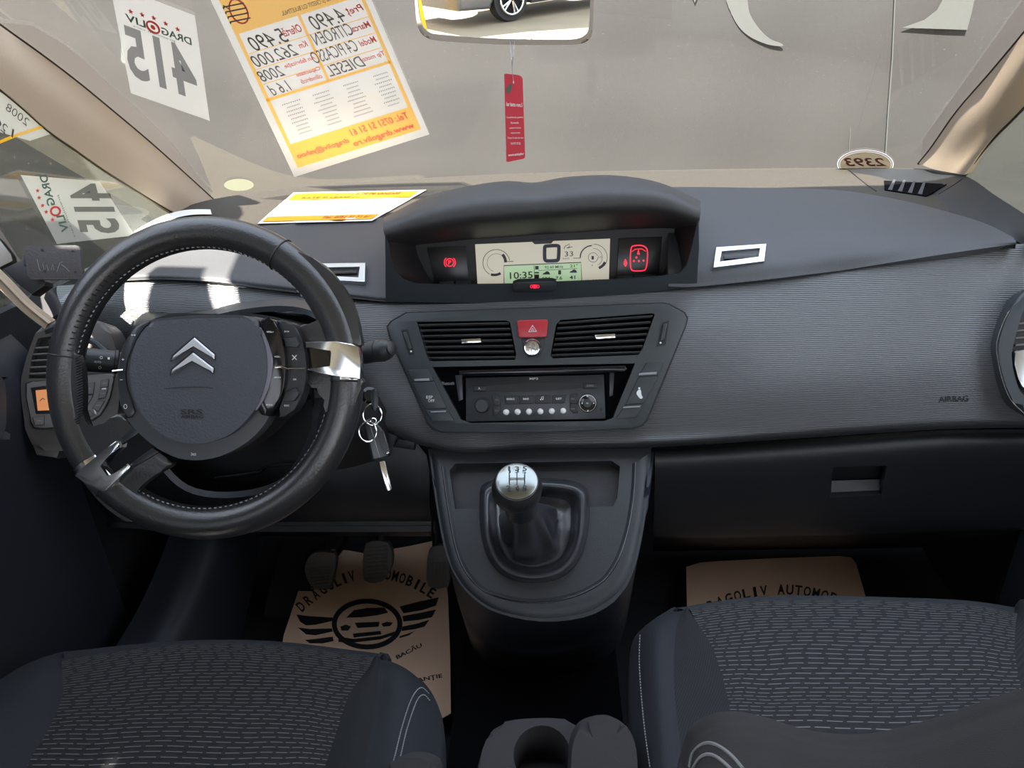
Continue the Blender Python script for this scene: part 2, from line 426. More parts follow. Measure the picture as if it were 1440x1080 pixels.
# tarpaulin in front, with soft folds
def folds(x, z): return .006*math.sin(x*4+z*2)+.004*math.sin(x*11-z*3)+.003*math.sin(z*17+x*2)
vs = []; fs = []; NX, NZ = 90, 40
for j in range(NZ+1):
    for i in range(NX+1):
        x = -4+8*i/NX; z = -.3+3.4*j/NZ; vs.append(V((x, 3.1+folds(x, z), z)))
for j in range(NZ):
    for i in range(NX): a = j*(NX+1)+i; fs.append((a, a+1, a+NX+2, a+NX+1))
TP = Pl((0, 3.1, 0), (0, -1, 0))
t = struct('wall_front', 'tarp', (vs, fs, None), label='dark grey tarpaulin hung in front of the windshield'); t['category'] = 'tarpaulin'
for nm, x, lb in (('wall_left', -2.6, 'dark tarpaulin wall beyond the left quarter window'), ('wall_right', 2.7, 'dark tarpaulin wall beyond the right quarter window')):
    t = struct(nm, 'tarpl' if x < 0 else 'tarpr', box((x-.01, .9, -.3), (x+.01, 3.2, 2.4)), label=lb); t['category'] = 'tarpaulin'
pr = thing('banner_print', 'pale curved letter strokes on the dark tarpaulin above the windshield', 'lettering', TP.at(1150, 20, .05))
TPd = TP.sh(.018)
obj('stroke', 'tarpw', slab(TPd, smooth([(1021, -6), (1034, 30), (1052, 50), (1078, 62), (1099, 65), (1099, 61), (1082, 54), (1066, 38), (1054, 18), (1048, -6)], 4), 0, .003), parent=pr)
obj('stroke', 'tarpw', slab(TPd, [(1372, -8), (1366, 20), (1360, 42), (1269, 39), (1300, 28), (1318, 14), (1330, -8)], 0, .003), parent=pr)
obj('stroke', 'tarpw', slab(TPd, [(1411, 42), (1450, 34), (1450, 44), (1425, 44)], 0, .003), parent=pr)
obj('stroke', 'tarpw', slab(TPd, [(973, -6), (977, 4), (981, -6)], 0, .003), parent=pr)
obj('seam', 'tarpw', tube([TPd.at(x, y) for x, y in ((1259, -10), (1255, 80), (1249, 160), (1245, 225))], .0025, seg=6), parent=pr)
obj('seam', 'tarpw', tube([TPd.at(x, y) for x, y in ((1196, 180), (1194, 210), (1193, 234))], .0015, seg=6), parent=pr)
# windshield
vs = []; fs = []; n = 24
for j in range(n+1):
    for i in range(n+1):
        x = -.98+1.98*i/n; y = 1.98-1.5*j/n; vs.append(V((x, y-.20*x*x, wz(x, y-.20*x*x))))
for j in range(n):
    for i in range(n): a = j*(n+1)+i; fs.append((a, a+1, a+n+2, a+n+1))
struct('window_1', 'glass', (vs, fs, None), label='wide dusty windshield across the whole view')['category'] = 'windshield'
q = [(-30, 95), (0, 122), (70, 185), (150, 240), (247, 300), (205, 345), (110, 400), (62, 440), (-30, 420)]
struct('window_2', 'sideglass', ([GL.at(*p) for p in q], [tuple(range(len(q)))], None), label='left quarter window behind the beige pillar')['category'] = 'window'
q = [(1352, 247), (1400, 190), (1480, 100), (1500, 360), (1440, 345), (1420, 330)]
struct('window_3', 'sideglass', ([GR.at(*p) for p in q], [tuple(range(len(q)))], None), label='right quarter window beside the right pillar')['category'] = 'window'
# pillars
U = [(-260, -150), (-140, -66), (-40, 5), (0, 36), (60, 79), (110, 117), (160, 158), (210, 200), (255, 240), (299, 280)]
L_ = [(-290, -80), (-160, 12), (-40, 96), (0, 124), (35, 153), (70, 184), (110, 212), (150, 240), (200, 271), (247, 300)]
up = [WS(x, y, .02) for x, y in U]; lo = [GL.at(x, y, .01) for x, y in L_]
mid = [(a*.55+b*.45)+V((.012, -.014, 0)) for a, b in zip(up, lo)]
struct('trim_1', 'pillar', patch([up, mid, lo], 40, 12, .015), label='beige left windshield pillar trim, lit from behind')['category'] = 'pillar'
obj('gasket', 'gasket', tube([WS(x, y, .012) for x, y in smooth(U, 4, False)], .003), kind='structure')
gk = obj('gasket', 'gasket', tube([GL.at(x, y, .004) for x, y in smooth(L_, 4, False)], .0045), kind='structure')
U = [(1292, 230), (1310, 208), (1346, 157), (1392, 104), (1440, 47), (1490, -15), (1560, -100), (1640, -195)]
L_ = [(1356, 246), (1376, 218), (1400, 190), (1424, 166), (1450, 138), (1500, 80), (1575, 0), (1660, -90)]
up = [WS(x, y, .02) for x, y in U]; lo = [GR.at(x, y, .01) for x, y in L_]
mid = [(a*.55+b*.45)+V((-.012, -.014, 0)) for a, b in zip(up, lo)]
struct('trim_2', 'pillar', patch([up, mid, lo], 40, 12, .015), label='beige right windshield pillar trim in sunlight')['category'] = 'pillar'
obj('gasket', 'gasket', tube([WS(x, y, .012) for x, y in smooth(U, 4, False)], .003), kind='structure')
obj('gasket', 'gasket', tube([GR.at(x, y, .004) for x, y in smooth(L_, 4, False)], .0045), kind='structure')
# grey frit bands printed along the sides of the windshield
obj('frit_band', 'frit', patch([[WS(x, y, .004) for x, y in ((45, 36), (100, 70), (150, 115), (200, 160), (245, 205), (290, 262))], [WS(x, y, .004) for x, y in ((-10, 30), (60, 79), (112, 119), (170, 166), (226, 215), (297, 279))]], 24, 4, 0), kind='structure')
obj('frit_band', 'frit', patch([[WS(x, y, .004) for x, y in ((1298, 196), (1318, 168), (1345, 130), (1375, 88), (1425, 18), (1450, -16))], [WS(x, y, .004) for x, y in ((1294, 228), (1318, 196), (1350, 152), (1386, 110), (1440, 45), (1480, -4))]], 24, 4, 0), kind='structure')
# second, lower left pillar foot and the mirror seen through the glass
struct('trim_3', 'pillar', patch([[atY(x, y, .93) for x, y in ((-30, 352), (0, 378), (40, 420), (78, 450))], [atY(x, y, .90) for x, y in ((-30, 365), (0, 392), (35, 428), (68, 455))], [atY(x, y, .93) for x, y in ((-30, 380), (0, 407), (30, 437), (56, 458))]], 20, 8, .012), label='narrow beige trim strip at the far left below the black bracket')['category'] = 'pillar'
# roof, out of the frame above; edges stepped and tone pale to shape the light
RZ = 1.62
struct('ceiling', 'lining', *[box((x0, y0, RZ), (x1, y1, RZ+.04)) for x0, x1, y0, y1 in ((-.95, 1.0, -1.0, .15), (-.81, -.20, .1501, .63), (-.1999, 1.0, .1501, .69))], label='pale grey roof lining above the front seats')
struct('wall_back', 'trimdark', box((-.95, -1.06, .0), (1.0, -1.0, .60)), box((-.95, -1.06, 1.48), (1.0, -1.0, 1.66)), box((-.95, -1.06, .60), (-.72, -1.0, 1.48)), box((.76, -1.06, .60), (1.0, -1.0, 1.48)), label='dark rear end of the cabin with its window opening')['category'] = 'wall'
struct('trim_6', 'trimdark', box((-.93, -.45, .82), (-.85, .36, 1.62)), box((-.93, .3601, .82), (-.85, .97, 1.15)), label='dark unseen panels in the driver window, added to block the sun')['category'] = 'pillar'  # unseen boxes added to keep sun off the climate unit and footwell
struct('trim_7', 'pillar', box((.92, -.45, .82), (.99, .05, 1.62)), label='beige door pillar behind the passenger seat')['category'] = 'pillar'
# doors
struct('door_1', 'trimdark', patch([[V((-.80, y, z)) for y in (-1., .0, .6, .9, 1.02)] for z in (.15, .4, .6, .76)]+[[V((-.84, y, .84)) for y in (-1., .0, .6, .9, 1.02)]], 30, 20, .04, face=V((0, .5, .6))), label='black inner panel of the driver door at the far left')
struct('door_2', 'trimdark', patch([[V((.86, y, z)) for y in (-1., .0, .6, .9, 1.08)] for z in (.15, .4, .6, .76)]+[[V((.90, y, .84)) for y in (-1., .0, .6, .9, 1.08)]], 30, 20, .04, face=V((0, .5, .6))), label='black inner panel of the passenger door at the far right')
obj('door_pull', 'bezel', patch([[atX(x, y, -.778) for x in (-30, 2, k)] for y, k in ((530, 3), (545, 8), (590, 9), (618, 4))], 10, 10, .01), parent=bpy.data.objects['door_1'])
# ------------------------------------------------------------------ dashboard
db = thing('dashboard', 'dark dashboard spanning the car under the windshield', 'dashboard', (0, 1.3, .6))
obj('top_cover', 'dust', patch([
    [(240, 300, 1.52), (300, 279, 1.62), (430, 262, 1.78), (600, 250, 1.84), (760, 243, 1.86), (1000, 238, 1.84), (1200, 236, 1.76), (1300, 238, 1.66), (1356, 246, 1.52)] and rp([(236, 300, 1.50), (300, 280, 1.60), (430, 262, 1.76), (600, 250, 1.82), (760, 243, 1.85), (1000, 238, 1.83), (1190, 236, 1.74), (1310, 238, 1.62), (1356, 246, 1.50)]),
    rp([(215, 318, 1.38), (300, 300, 1.45), (430, 288, 1.54), (600, 276, 1.62), (760, 262, 1.66), (1000, 252, 1.65), (1190, 252, 1.58), (1290, 262, 1.48), (1352, 268, 1.40)]),
    rp([(190, 345, 1.27), (300, 328, 1.30), (430, 316, 1.35), (600, 306, 1.40), (760, 290, 1.44), (1000, 272, 1.46), (1190, 272, 1.42), (1270, 288, 1.34), (1350, 310, 1.28)])], 70, 20, .015), parent=db)
cl = obj('storage_lid', 'top', patch([
    rp([(175, 352, 1.24), (235, 338, 1.25), (300, 326, 1.28), (370, 318, 1.32), (440, 313, 1.35), (500, 309, 1.37), (541, 306, 1.37), (585,  306,  1.37)]),
    rp([(165, 370, 1.18), (225, 362, 1.20), (300, 357, 1.22), (370, 352, 1.25), (440, 352, 1.26), (500, 352, 1.26), (541, 350, 1.26), (585,  350,  1.26)]),
    rp([(140, 388, 1.15), (220, 384, 1.15), (300, 386, 1.16), (370, 392, 1.16), (440, 400, 1.16), (500, 406, 1.16), (541, 410, 1.16), (585,  410,  1.16)]),
    rp([(140, 397, 1.145), (220, 393, 1.145), (300, 396, 1.15), (370, 406, 1.15), (440, 414, 1.15), (500, 420, 1.15), (541, 424, 1.15), (585,  424,  1.15)])], 40, 24, .012), parent=db)
cr_ = obj('storage_lid', 'top', patch([
    rp([(940,  263,  1.47), (984, 263, 1.47), (1060, 264, 1.47), (1120, 265, 1.46), (1185, 268, 1.43), (1260, 280, 1.37), (1330, 297, 1.29), (1385, 314, 1.20), (1424, 333, 1.12)]),
    rp([(940,  284,  1.36), (984, 284, 1.36), (1060, 284, 1.36), (1120, 284, 1.35), (1185, 286, 1.33), (1260, 296, 1.29), (1330, 310, 1.23), (1385, 322, 1.17), (1426, 335, 1.115)]),
    rp([(940,  330,  1.23), (982, 330, 1.23), (1060, 328, 1.23), (1120, 325, 1.22), (1185, 322, 1.21), (1260, 322, 1.20), (1330, 326, 1.17), (1385, 331, 1.14), (1428, 337, 1.11)]),
    rp([(940,  375,  1.16), (980, 375, 1.16), (1060, 368, 1.16), (1120, 363, 1.16), (1185, 356, 1.155), (1260, 347, 1.15), (1330, 342, 1.14), (1385, 340, 1.12), (1429, 340, 1.10)]),
    rp([(940,  403,  1.14), (978, 403, 1.14), (1060, 395, 1.14), (1120, 388, 1.14), (1185, 380, 1.14), (1260, 368, 1.13), (1330, 357, 1.12), (1385, 349, 1.11), (1430, 343, 1.10)])], 50, 30, .012), parent=db)
# corner piece with the side demister
obj('corner_cover', 'corner', patch([
    rp([(1192, 238, 1.70), (1240, 237, 1.66), (1300, 239, 1.60), (1356, 247, 1.46), (1400, 275, 1.30), (1445, 304, 1.17), (1480, 330, 1.08)]),
    rp([(1210, 252, 1.60), (1250, 256, 1.54), (1300, 262, 1.46), (1350, 276, 1.36), (1400, 303, 1.23), (1445, 328, 1.13), (1480, 348, 1.05)]),
    rp([(1232, 271, 1.47), (1265, 279, 1.42), (1310, 291, 1.36), (1358, 305, 1.27), (1400, 322, 1.19), (1440, 345, 1.12), (1480, 366, 1.03)])], 40, 14, .012), parent=db)
class OnCover:
    n = V((-.1, -.45, .88))
    def __init__(s, *os): s.h = [hitter(o) for o in os]
    def at(s, px, py, d=0):
        c = [q for q in (h(px, py) for h in s.h) if q]
        return min(c, key=lambda q: (q-CAM).length)+s.n*d
CCO = OnCover(bpy.data.objects['corner_cover'], bpy.data.objects['top_cover'])
dv = obj('demister_grille', 'void', prism([CCO.at(*q, .0022) for q in ((1243, 255), (1331, 260), (1302, 277), (1290, 275), (1244, 268))], CCO.n, .003), parent=db)
obj('grille_panel', 'lip', prism([CCO.at(*q, .0026) for q in ((1306, 258), (1330, 260), (1304, 272))], CCO.n, .001), parent=dv)
for k in range(4):
    x = 1249+k*14
    obj('grille_fin', 'top', prism([CCO.at(x-1, 268+k*2.0, .003), CCO.at(x+6, 257+k*.9, .009), CCO.at(x+9, 257.5+k*.9, .009), CCO.at(x+5, 269+k*2.0, .003)], CCO.n, .002), parent=dv)
obj('seam', 'shade', tube([CCO.at(x, y, .0004) for x, y in ((1195, 240), (1206, 250), (1220, 261), (1232, 269))], .0012, seg=6), parent=db)
obj('seam', 'shade', tube([CCO.at(x, y, .0004) for x, y in ((1354, 251), (1338, 262), (1320, 273))], .0009, seg=6), parent=db)
# ribbed fascia
FA = [
    rp([(80, 402, 1.15), (205, 394, 1.155), (360, 406, 1.16), (541, 425, 1.16), (760, 420, 1.15), (978, 405, 1.15), (1100, 392, 1.15), (1250, 371, 1.14), (1350, 355, 1.13), (1470, 338, 1.12)]),
    rp([(80, 412, 1.14), (205, 404, 1.145), (360, 416, 1.15), (541, 432, 1.148), (760, 428, 1.142), (978, 413, 1.14), (1100, 401, 1.14), (1250, 382, 1.13), (1350, 366, 1.12), (1470, 350, 1.11)]),
    rp([(85, 430, 1.12), (205, 430, 1.13), (360, 440, 1.13), (541, 470, 1.112), (760, 475, 1.105), (978, 462, 1.10), (1100, 455, 1.10), (1250, 440, 1.09), (1350, 430, 1.08), (1470, 420, 1.07)]),
    rp([(90, 460, 1.12), (205, 470, 1.12), (360, 480, 1.12), (545, 530, 1.082), (760, 550, 1.068), (978, 545, 1.06), (1100, 538, 1.05), (1250, 525, 1.04), (1350, 516, 1.03), (1470, 508, 1.02)]),
    rp([(95, 480, 1.12), (205, 495, 1.13), (360, 510, 1.13), (575, 590, 1.05), (760, 607, 1.042), (945, 605, 1.04), (1100, 595, 1.03), (1250, 583, 1.02), (1350, 578, 1.01), (1470, 577, 1.00)]),
    rp([(100, 490, 1.13), (205, 505, 1.14), (360, 520, 1.14), (598, 622, 1.04), (760, 626, 1.035), (918, 623, 1.035), (1100, 612, 1.03), (1250, 602, 1.02), (1350, 597, 1.01), (1470, 595, 1.00)]),
    rp([(100, 494, 1.16), (205, 509, 1.17), (360, 524, 1.17), (598, 628, 1.07), (760, 632, 1.07), (918, 629, 1.07), (1100, 618, 1.06), (1250, 608, 1.05), (1350, 603, 1.04), (1470, 601, 1.03)])]
fa = obj('fascia', 'ribbed', patch(FA, 90, 50, .012), parent=db)
FAO = fa
gv = grid(FA, 90, 50)
FB = BVHTree.FromPolygons([p for r in gv for p in r], [(j*91+i, j*91+i+1, (j+1)*91+i+1, (j+1)*91+i) for j in range(50) for i in range(90)])
class OnFascia:
    n = V((0, -.87, .45))
    def at(s, px, py, d=0):
        r = ray(px, py).normalized(); h = FB.ray_cast(CAM, r); return (h[0] if h[0] else atY(px, py, 1.05))-r*d
obj('airbag_mark', 'shade', tx(OnFascia(), 'AIRBAG', 1341, 561, 8, 42, -2, d=.0012, bold=.015), parent=db)
# left driver-side lower part below the fascia seam and left dash end
obj('end_cap', 'back', patch([[atY(x, y, 1.02) for x, y in ((40, 420), (52, 402), (64, 398))], [atY(x, y, 1.00) for x, y in ((54, 434), (70, 415), (82, 420))], [atY(x, y, .98) for x, y in ((70, 448), (84, 442), (92, 448))]], 12, 12, .01), parent=db)
# chrome rimmed lid pulls
def pull(pts_o, pts_i, src, nm):
    h = hitter(src); pl = plane3(h(*pts_o[0]), h(*pts_o[1]), h(*pts_o[2])); q4 = h(*pts_o[3]); mx = max(0, (q4-pl.o).dot(pl.n), (h(sum(p[0] for p in pts_o)/4, sum(p[1] for p in pts_o)/4)-pl.o).dot(pl.n)); pl = pl.sh(mx)
    o = obj(nm, 'satinchrome', slab(pl, pts_o, .004, .012, .0015), parent=db); cut(o, cutter(pl, pts_i, .004))
    obj('pull_recess', 'low', slab(pl, pts_i, -.0005, .004), parent=o)
    x0 = min(p[0] for p in pts_i); x1 = max(p[0] for p in pts_i); y1 = max(p[1] for p in pts_i); y0 = min(p[1] for p in pts_i)
    obj('pull_tongue', 'gloss', slab(pl, [(x0+6, (y0+y1)/2), (x1-4, (y0+y1)/2-3), (x1-4, y1-6), (x0+6, y1-4)], .003, .006, .002), parent=o)
pull([(1007, 347), (1078, 342), (1075, 367), (1003, 376)], [(1015, 353), (1069, 348.5), (1067, 361), (1012, 368)], cr_, 'chrome_pull')
pull([(440, 370), (514, 369), (513, 396), (440, 392)], [(446, 376), (506, 375), (504, 390), (446, 387)], cl, 'chrome_pull')
# glovebox
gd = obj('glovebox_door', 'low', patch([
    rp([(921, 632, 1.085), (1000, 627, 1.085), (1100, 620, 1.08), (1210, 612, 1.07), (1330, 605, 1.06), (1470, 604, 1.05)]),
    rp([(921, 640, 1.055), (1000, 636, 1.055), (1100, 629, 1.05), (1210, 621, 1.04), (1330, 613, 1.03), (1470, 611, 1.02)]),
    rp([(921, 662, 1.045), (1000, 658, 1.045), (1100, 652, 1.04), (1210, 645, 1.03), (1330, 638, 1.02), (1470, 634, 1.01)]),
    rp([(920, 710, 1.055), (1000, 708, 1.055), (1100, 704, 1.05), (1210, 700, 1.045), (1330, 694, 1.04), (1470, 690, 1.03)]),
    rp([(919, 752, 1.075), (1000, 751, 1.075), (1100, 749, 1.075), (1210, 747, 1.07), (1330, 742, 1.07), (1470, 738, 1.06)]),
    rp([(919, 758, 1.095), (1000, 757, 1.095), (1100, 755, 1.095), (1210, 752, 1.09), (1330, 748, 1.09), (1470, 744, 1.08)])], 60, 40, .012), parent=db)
gh = hitter(gd); GP = plane3(gh(1171, 657), gh(1247, 655), gh(1204, 699))
cut(gd, cutter(GP, [(1171, 657), (1247, 655), (1240, 697), (1167, 699)], 0))
obj('pull_pocket', 'shade', slab(GP, [(1155, 645), (1262, 643), (1256, 712), (1152, 714)], -.034, .003), slab(GP, [(1164, 652), (1171, 655), (1168, 702), (1160, 704)], -.012, .022), slab(GP, [(1247, 652), (1256, 650), (1250, 704), (1240, 700)], -.012, .022), parent=gd)
obj('pull_lip', 'top', prism([GP.at(1170, 676, -.026), GP.at(1239, 674, -.026), GP.at(1242, 700, -.004), GP.at(1165, 702, -.004)], V((0, -.7, .7)), .004), parent=gd)  # paler material than the door, standing in for light on the slope
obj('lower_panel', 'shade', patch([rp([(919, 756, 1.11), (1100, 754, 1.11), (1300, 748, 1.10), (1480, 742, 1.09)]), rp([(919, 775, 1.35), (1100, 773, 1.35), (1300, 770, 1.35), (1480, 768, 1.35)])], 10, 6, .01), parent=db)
# knee panel under the wheel
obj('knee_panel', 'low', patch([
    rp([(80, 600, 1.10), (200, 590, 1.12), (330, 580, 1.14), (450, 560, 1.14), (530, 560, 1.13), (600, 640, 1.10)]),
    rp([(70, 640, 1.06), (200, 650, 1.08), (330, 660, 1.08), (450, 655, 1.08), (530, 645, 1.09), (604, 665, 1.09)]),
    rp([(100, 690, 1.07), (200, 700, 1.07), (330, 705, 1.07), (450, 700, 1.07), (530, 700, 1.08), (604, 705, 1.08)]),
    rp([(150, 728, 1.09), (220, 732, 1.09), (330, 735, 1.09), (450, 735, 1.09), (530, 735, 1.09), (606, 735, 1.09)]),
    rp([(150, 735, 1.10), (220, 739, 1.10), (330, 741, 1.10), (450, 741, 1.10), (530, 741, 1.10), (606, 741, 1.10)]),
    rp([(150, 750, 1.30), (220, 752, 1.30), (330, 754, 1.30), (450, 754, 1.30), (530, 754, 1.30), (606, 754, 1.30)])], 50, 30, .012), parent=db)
obj('panel_edge', 'plastic', tube([atY(x, y, 1.062) for x, y in ((301, 673), (340, 668), (366, 664), (371, 658), (376, 655), (418, 653))], .003), tube([atY(x, y, 1.07) for x, y in ((470, 653), (500, 653), (510, 648))], .003), parent=db)
obj('panel_tab', 'plastic', slab(planeX(atY(570, 617, 1.085), atY(570, 640, 1.08)), [(560, 617), (583, 622), (583, 634), (552, 629)], 0, .012, .003), parent=db)
struct('wall_left_footwell', 'carpet', patch([[V((-.83, y, z)) for y in (.9, 1.2, 1.65)] for z in (.08, .4, .86)], 6, 6, .02, face=V((0, 1.2, .5))), label='dark side trim of the driver footwell')['category'] = 'wall'
struct('wall_right_footwell', 'carpet', patch([[V((.89, y, z)) for y in (.9, 1.2, 1.65)] for z in (.08, .4, .84)], 6, 6, .02, face=V((0, 1.2, .5))), label='dark side trim of the passenger footwell')['category'] = 'wall'
# firewall behind the pedals
struct('wall_front.001', 'carpet', patch([[V((x, y, z)) for x in (-.84, 0, .88)] for y, z in ((1.22, .10), (1.50, .16), (1.62, .40), (1.62, .80))], 6, 14, .02, face=V((0, .5, 1))), label='dark bulkhead at the end of the foot wells')['category'] = 'wall'
bpy.data.objects['wall_front.001'].name = 'wall_bulkhead'
struct('trim_4', 'trimdark', patch([[V((-.80, .1, .20)), V((-.78, .6, .24)), V((-.74, 1.0, .30)), V((-.72, 1.4, .55))], [V((-.66, .1, .24)), V((-.66, .6, .26)), V((-.64, 1.0, .30)), V((-.64, 1.4, .50))], [V((-.62, .1, .10)), V((-.62, .6, .10)), V((-.61, 1.0, .11)), V((-.61, 1.4, .40))]], 30, 14, .01), label='dark door sill beside the driver footwell')['category'] = 'sill'
obj('footrest', 'carpet', patch([[V((-.60, 1.15, .12)), V((-.50, 1.15, .12))], [V((-.60, 1.35, .24)), V((-.50, 1.35, .24))]], 6, 6, .03), kind='structure')
# ------------------------------------------------------------------ instrument cluster
ic = thing('instrument_cluster', 'central instrument binnacle with hooded screens on the dashboard', 'instrument cluster', (0, 1.2, .88))
hx = [(541, 1), (600, 1), (660, 1), (720, 1), (760, 1), (810, 1), (870, 1), (930, 1), (983, 1)]
obj('hood', 'hood', patch([
    rp([(546, 345), (600, 338), (660, 332), (720, 328), (760, 325), (810, 322), (870, 318), (930, 316), (976, 318)], 1.235),
    rp([(544, 333), (600, 322), (660, 314), (720, 309), (760, 306), (810, 302), (870, 298), (930, 299), (981, 310)], 1.115),
    rp([(541, 326), (600, 308), (660, 298), (720, 293), (760, 290), (810, 286), (870, 282), (930, 285), (983, 303)], 1.095),
    rp([(542, 316), (600, 294), (660, 281), (720, 276), (760, 276), (810, 268), (870, 266), (930, 272), (982, 294)], 1.115),
    rp([(545, 310), (600, 282), (660, 267), (712, 260), (752, 262), (800, 254), (865, 252), (925, 262), (980, 286)], 1.19),
    [p+V((0, .12, -.028)) for p in rp([(545, 311), (600, 284), (660, 270), (712, 264), (752, 265), (800, 258), (865, 256), (925, 266), (980, 289)], 1.19)],
    [p+V((0, .22, -.10)) for p in rp([(545, 312), (600, 286), (660, 273), (712, 267), (752, 267), (800, 262), (865, 260), (925, 269), (980, 291)], 1.19)]], 60, 40, .006), parent=ic)
# lip below the screens, with its rounded opening
LB = planeX(atY(760, 300, 1.118), atY(760, 424, 1.148))
lipo = [(541, 322), (542, 360), (542, 425), (650, 426), (760, 422), (870, 415), (980, 404), (983, 350), (983, 300)]
lp = obj('surround', 'lip', slab(LB, lipo, 0, .004, .001), parent=ic)
op = [(545, 333), (549, 362), (555, 381), (566, 393), (585, 400), (640, 401), (718, 400), (760, 398), (860, 394), (930, 389), (956, 384), (966, 373), (972, 352), (980, 316), (976, 200), (548, 200)]
cut(lp, cutter(LB, op, 0))
obj('side_wall', 'shade', patch([[LB.at(545, 325, -.002), LB.at(549, 362, -.002), LB.at(556, 384, -.002), LB.at(568, 396, -.002)], [SP.at(583, 330), SP.at(588, 360), SP.at(606, 395), SP.at(618, 410)]], 16, 8, .004), parent=ic)
obj('side_wall', 'shade', patch([[LB.at(981, 305, -.002), LB.at(972, 352, -.002), LB.at(966, 376, -.002), LB.at(952, 388, -.002)], [SP.at(950, 312), SP.at(946, 340), SP.at(936, 378), SP.at(930, 398)]], 16, 8, .004), parent=ic)
obj('shelf', 'gloss', patch([[LB.at(x, y, -.004) for x, y in ((560, 402), (660, 404), (760, 401), (860, 397), (960, 390))], [SP.at(x, y+14) for x, y in ((560, 402), (660, 404), (760, 401), (860, 397), (960, 390))]], 10, 4, .004, face=V((0, 1, 2))), parent=ic)
obj('back_panel', 'shade', slab(SP, [(560, 300), (970, 290), (965, 420), (565, 430)], 0, .006), parent=ic)
for pts, a in (([(600, 348), (655, 346), (660, 399), (613, 401)], 0), ([(870, 335), (931, 333), (926, 392), (867, 394)], 1)):
    obj('lamp_tile', mat('tile black', (.016, .016, .017), .3) if not a else bpy.data.materials['tile black'], slab(SP, pts, .003, .003, .0008), parent=ic)
obj('tile_key', 'panel', *[slab(SP, p, .006, .003, .001) for p in ([(617, 396), (637, 395.5), (638, 403), (620, 403)], [(641, 395.5), (661, 395), (661, 402), (642, 402)], [(869, 388), (889, 387), (888, 394), (869, 395)], [(893, 387), (924, 385), (921, 392), (893, 393)])], parent=ic)
sc_ = obj('main_screen', 'lcd', slab(SP, [(668, 343.5), (858, 335.5), (856, 402), (672, 408)], .003, .004), parent=ic)
obj('screen_notch', 'gloss', slab(SP, [(746, 338), (780, 337), (775, 342.5), (752, 343.5)], .0045, .002), parent=ic)
gs = obj('trip_screen', 'lcdg', slab(SP, [(709.5, 374), (816.5, 369.8), (818, 404), (711, 408)], .0038, .002), parent=ic)
Q = SP.sh(.004)
ink = [ribbon(Q, [(709, 403), (708.5, 373.5), (817, 369), (818.5, 402)], 1.2)]
ink.append(tx(Q, '10:35', 733, 387, 9.5, 32, -2.5, bold=.01))
ink.append(ribbon(Q, [(751, 373), (752, 400)], .7)); ink.append(ribbon(Q, [(757, 380.5), (812, 377.5)], .6))
ink += [tx(Q, '92.60 MHz', 779, 375.5, 3.6, 26, -2.5, bold=.01), tx(Q, '21°', 807, 373.8, 4.2, 11, -2.5, bold=.01), tx(Q, '504', 768, 392, 5, 11, -2.5, bold=.02), tx(Q, '7.6', 786, 391, 5, 9, -2.5, bold=.02), tx(Q, '41', 805, 390, 5, 8, -2.5, bold=.02),
        slab(Q, rr(755, 389.5, 6, 7), .0006, .0004), slab(Q, rr(755, 376.5, 5, 5), .0006, .0004), slab(Q, rr(755, 383.5, 6, 2), .0006, .0004)]
for cx, cy in ((768, 384.5), (787, 383), (806, 382)):
    ink.append(slab(Q, [(cx-5, cy+1.5), (cx-4, cy-.5), (cx-2, cy-1), (cx, cy-3), (cx+3, cy-3), (cx+5, cy-.5), (cx+5.5, cy+1.5)] if cx != 787 else rr(cx, cy, 4, 6, 1), .0006, .0004))
ink += [ribbon(Q, smooth([(766, 349), (767, 346.5), (771, 345.8), (781, 345.3), (785, 346), (786, 348.5), (785.5, 361), (784.5, 365.5), (781, 366.6), (771, 367), (767.5, 366.2), (766, 363)], 3), 5.0, closed=True)]
ink += [tx(Q, '33', 800, 357, 7, 12, -2.5, bold=.0), tx(Q, 'km/h', 796, 363.3, 2.6, 9, -2.5), ribbon(Q, [(793, 350), (795, 346), (801, 343), (801, 347), (797, 349)], .8), ribbon(Q, [(797, 349), (805, 347)], .8)]
def arc(cx, cy, r, a0, a1, w, n=20): return ribbon(Q, ell(cx, cy, r, r*.98, n, a0, a1), w, closed=False)
ink += [arc(698, 369.5, 12+7, 120, 350, .8), arc(698, 369.5, 13, 110, 330, .5), arc(695, 369, 18, 60, 105, 3.6, 6), arc(694, 369, 17, -42, 0, 4, 6), ribbon(Q, [(711, 368), (722, 367.5)], .8)]
ink += [arc(835, 362, 19, -90, 40, .7), arc(833, 362, 17, 178, 268, 1.6), ribbon(Q, [(806, 363), (816, 363)], .8), arc(834, 362, 6.8, 0, 360, .6), arc(834, 362, 13, -90, 60, .5), arc(837, 363, 15, 22, 70, 3.8, 8), slab(Q, rr(833.5, 362.5, 3.2, 5, .5), .0006, .0004),
        tx(Q, '1/2', 844, 361.5, 2.5, 5), tx(Q, '0', 833, 373, 2.5), tx(Q, '1', 834, 344, 2.5), tx(Q, '26220 km', 841, 395, 4.5, 32, -2.5), tx(Q, '59 km', 688, 402, 4.5, 24, -2)]
obj('screen_ink', 'lcdink', *ink, parent=sc_)
rd = [ribbon(SP.sh(.0035), ell(632.5, 369, 5.2, 5.4), 1.2, closed=True), tx(SP.sh(.0035), 'P', 632.5, 369, 6, bold=.02), ribbon(SP.sh(.0035), ell(632.5, 369, 7.8, 8, 9, 130, 230), 1.3), ribbon(SP.sh(.0035), ell(632.5, 369, 7.8, 8, 9, -50, 50), 1.3)]
T2 = SP.sh(.0035)
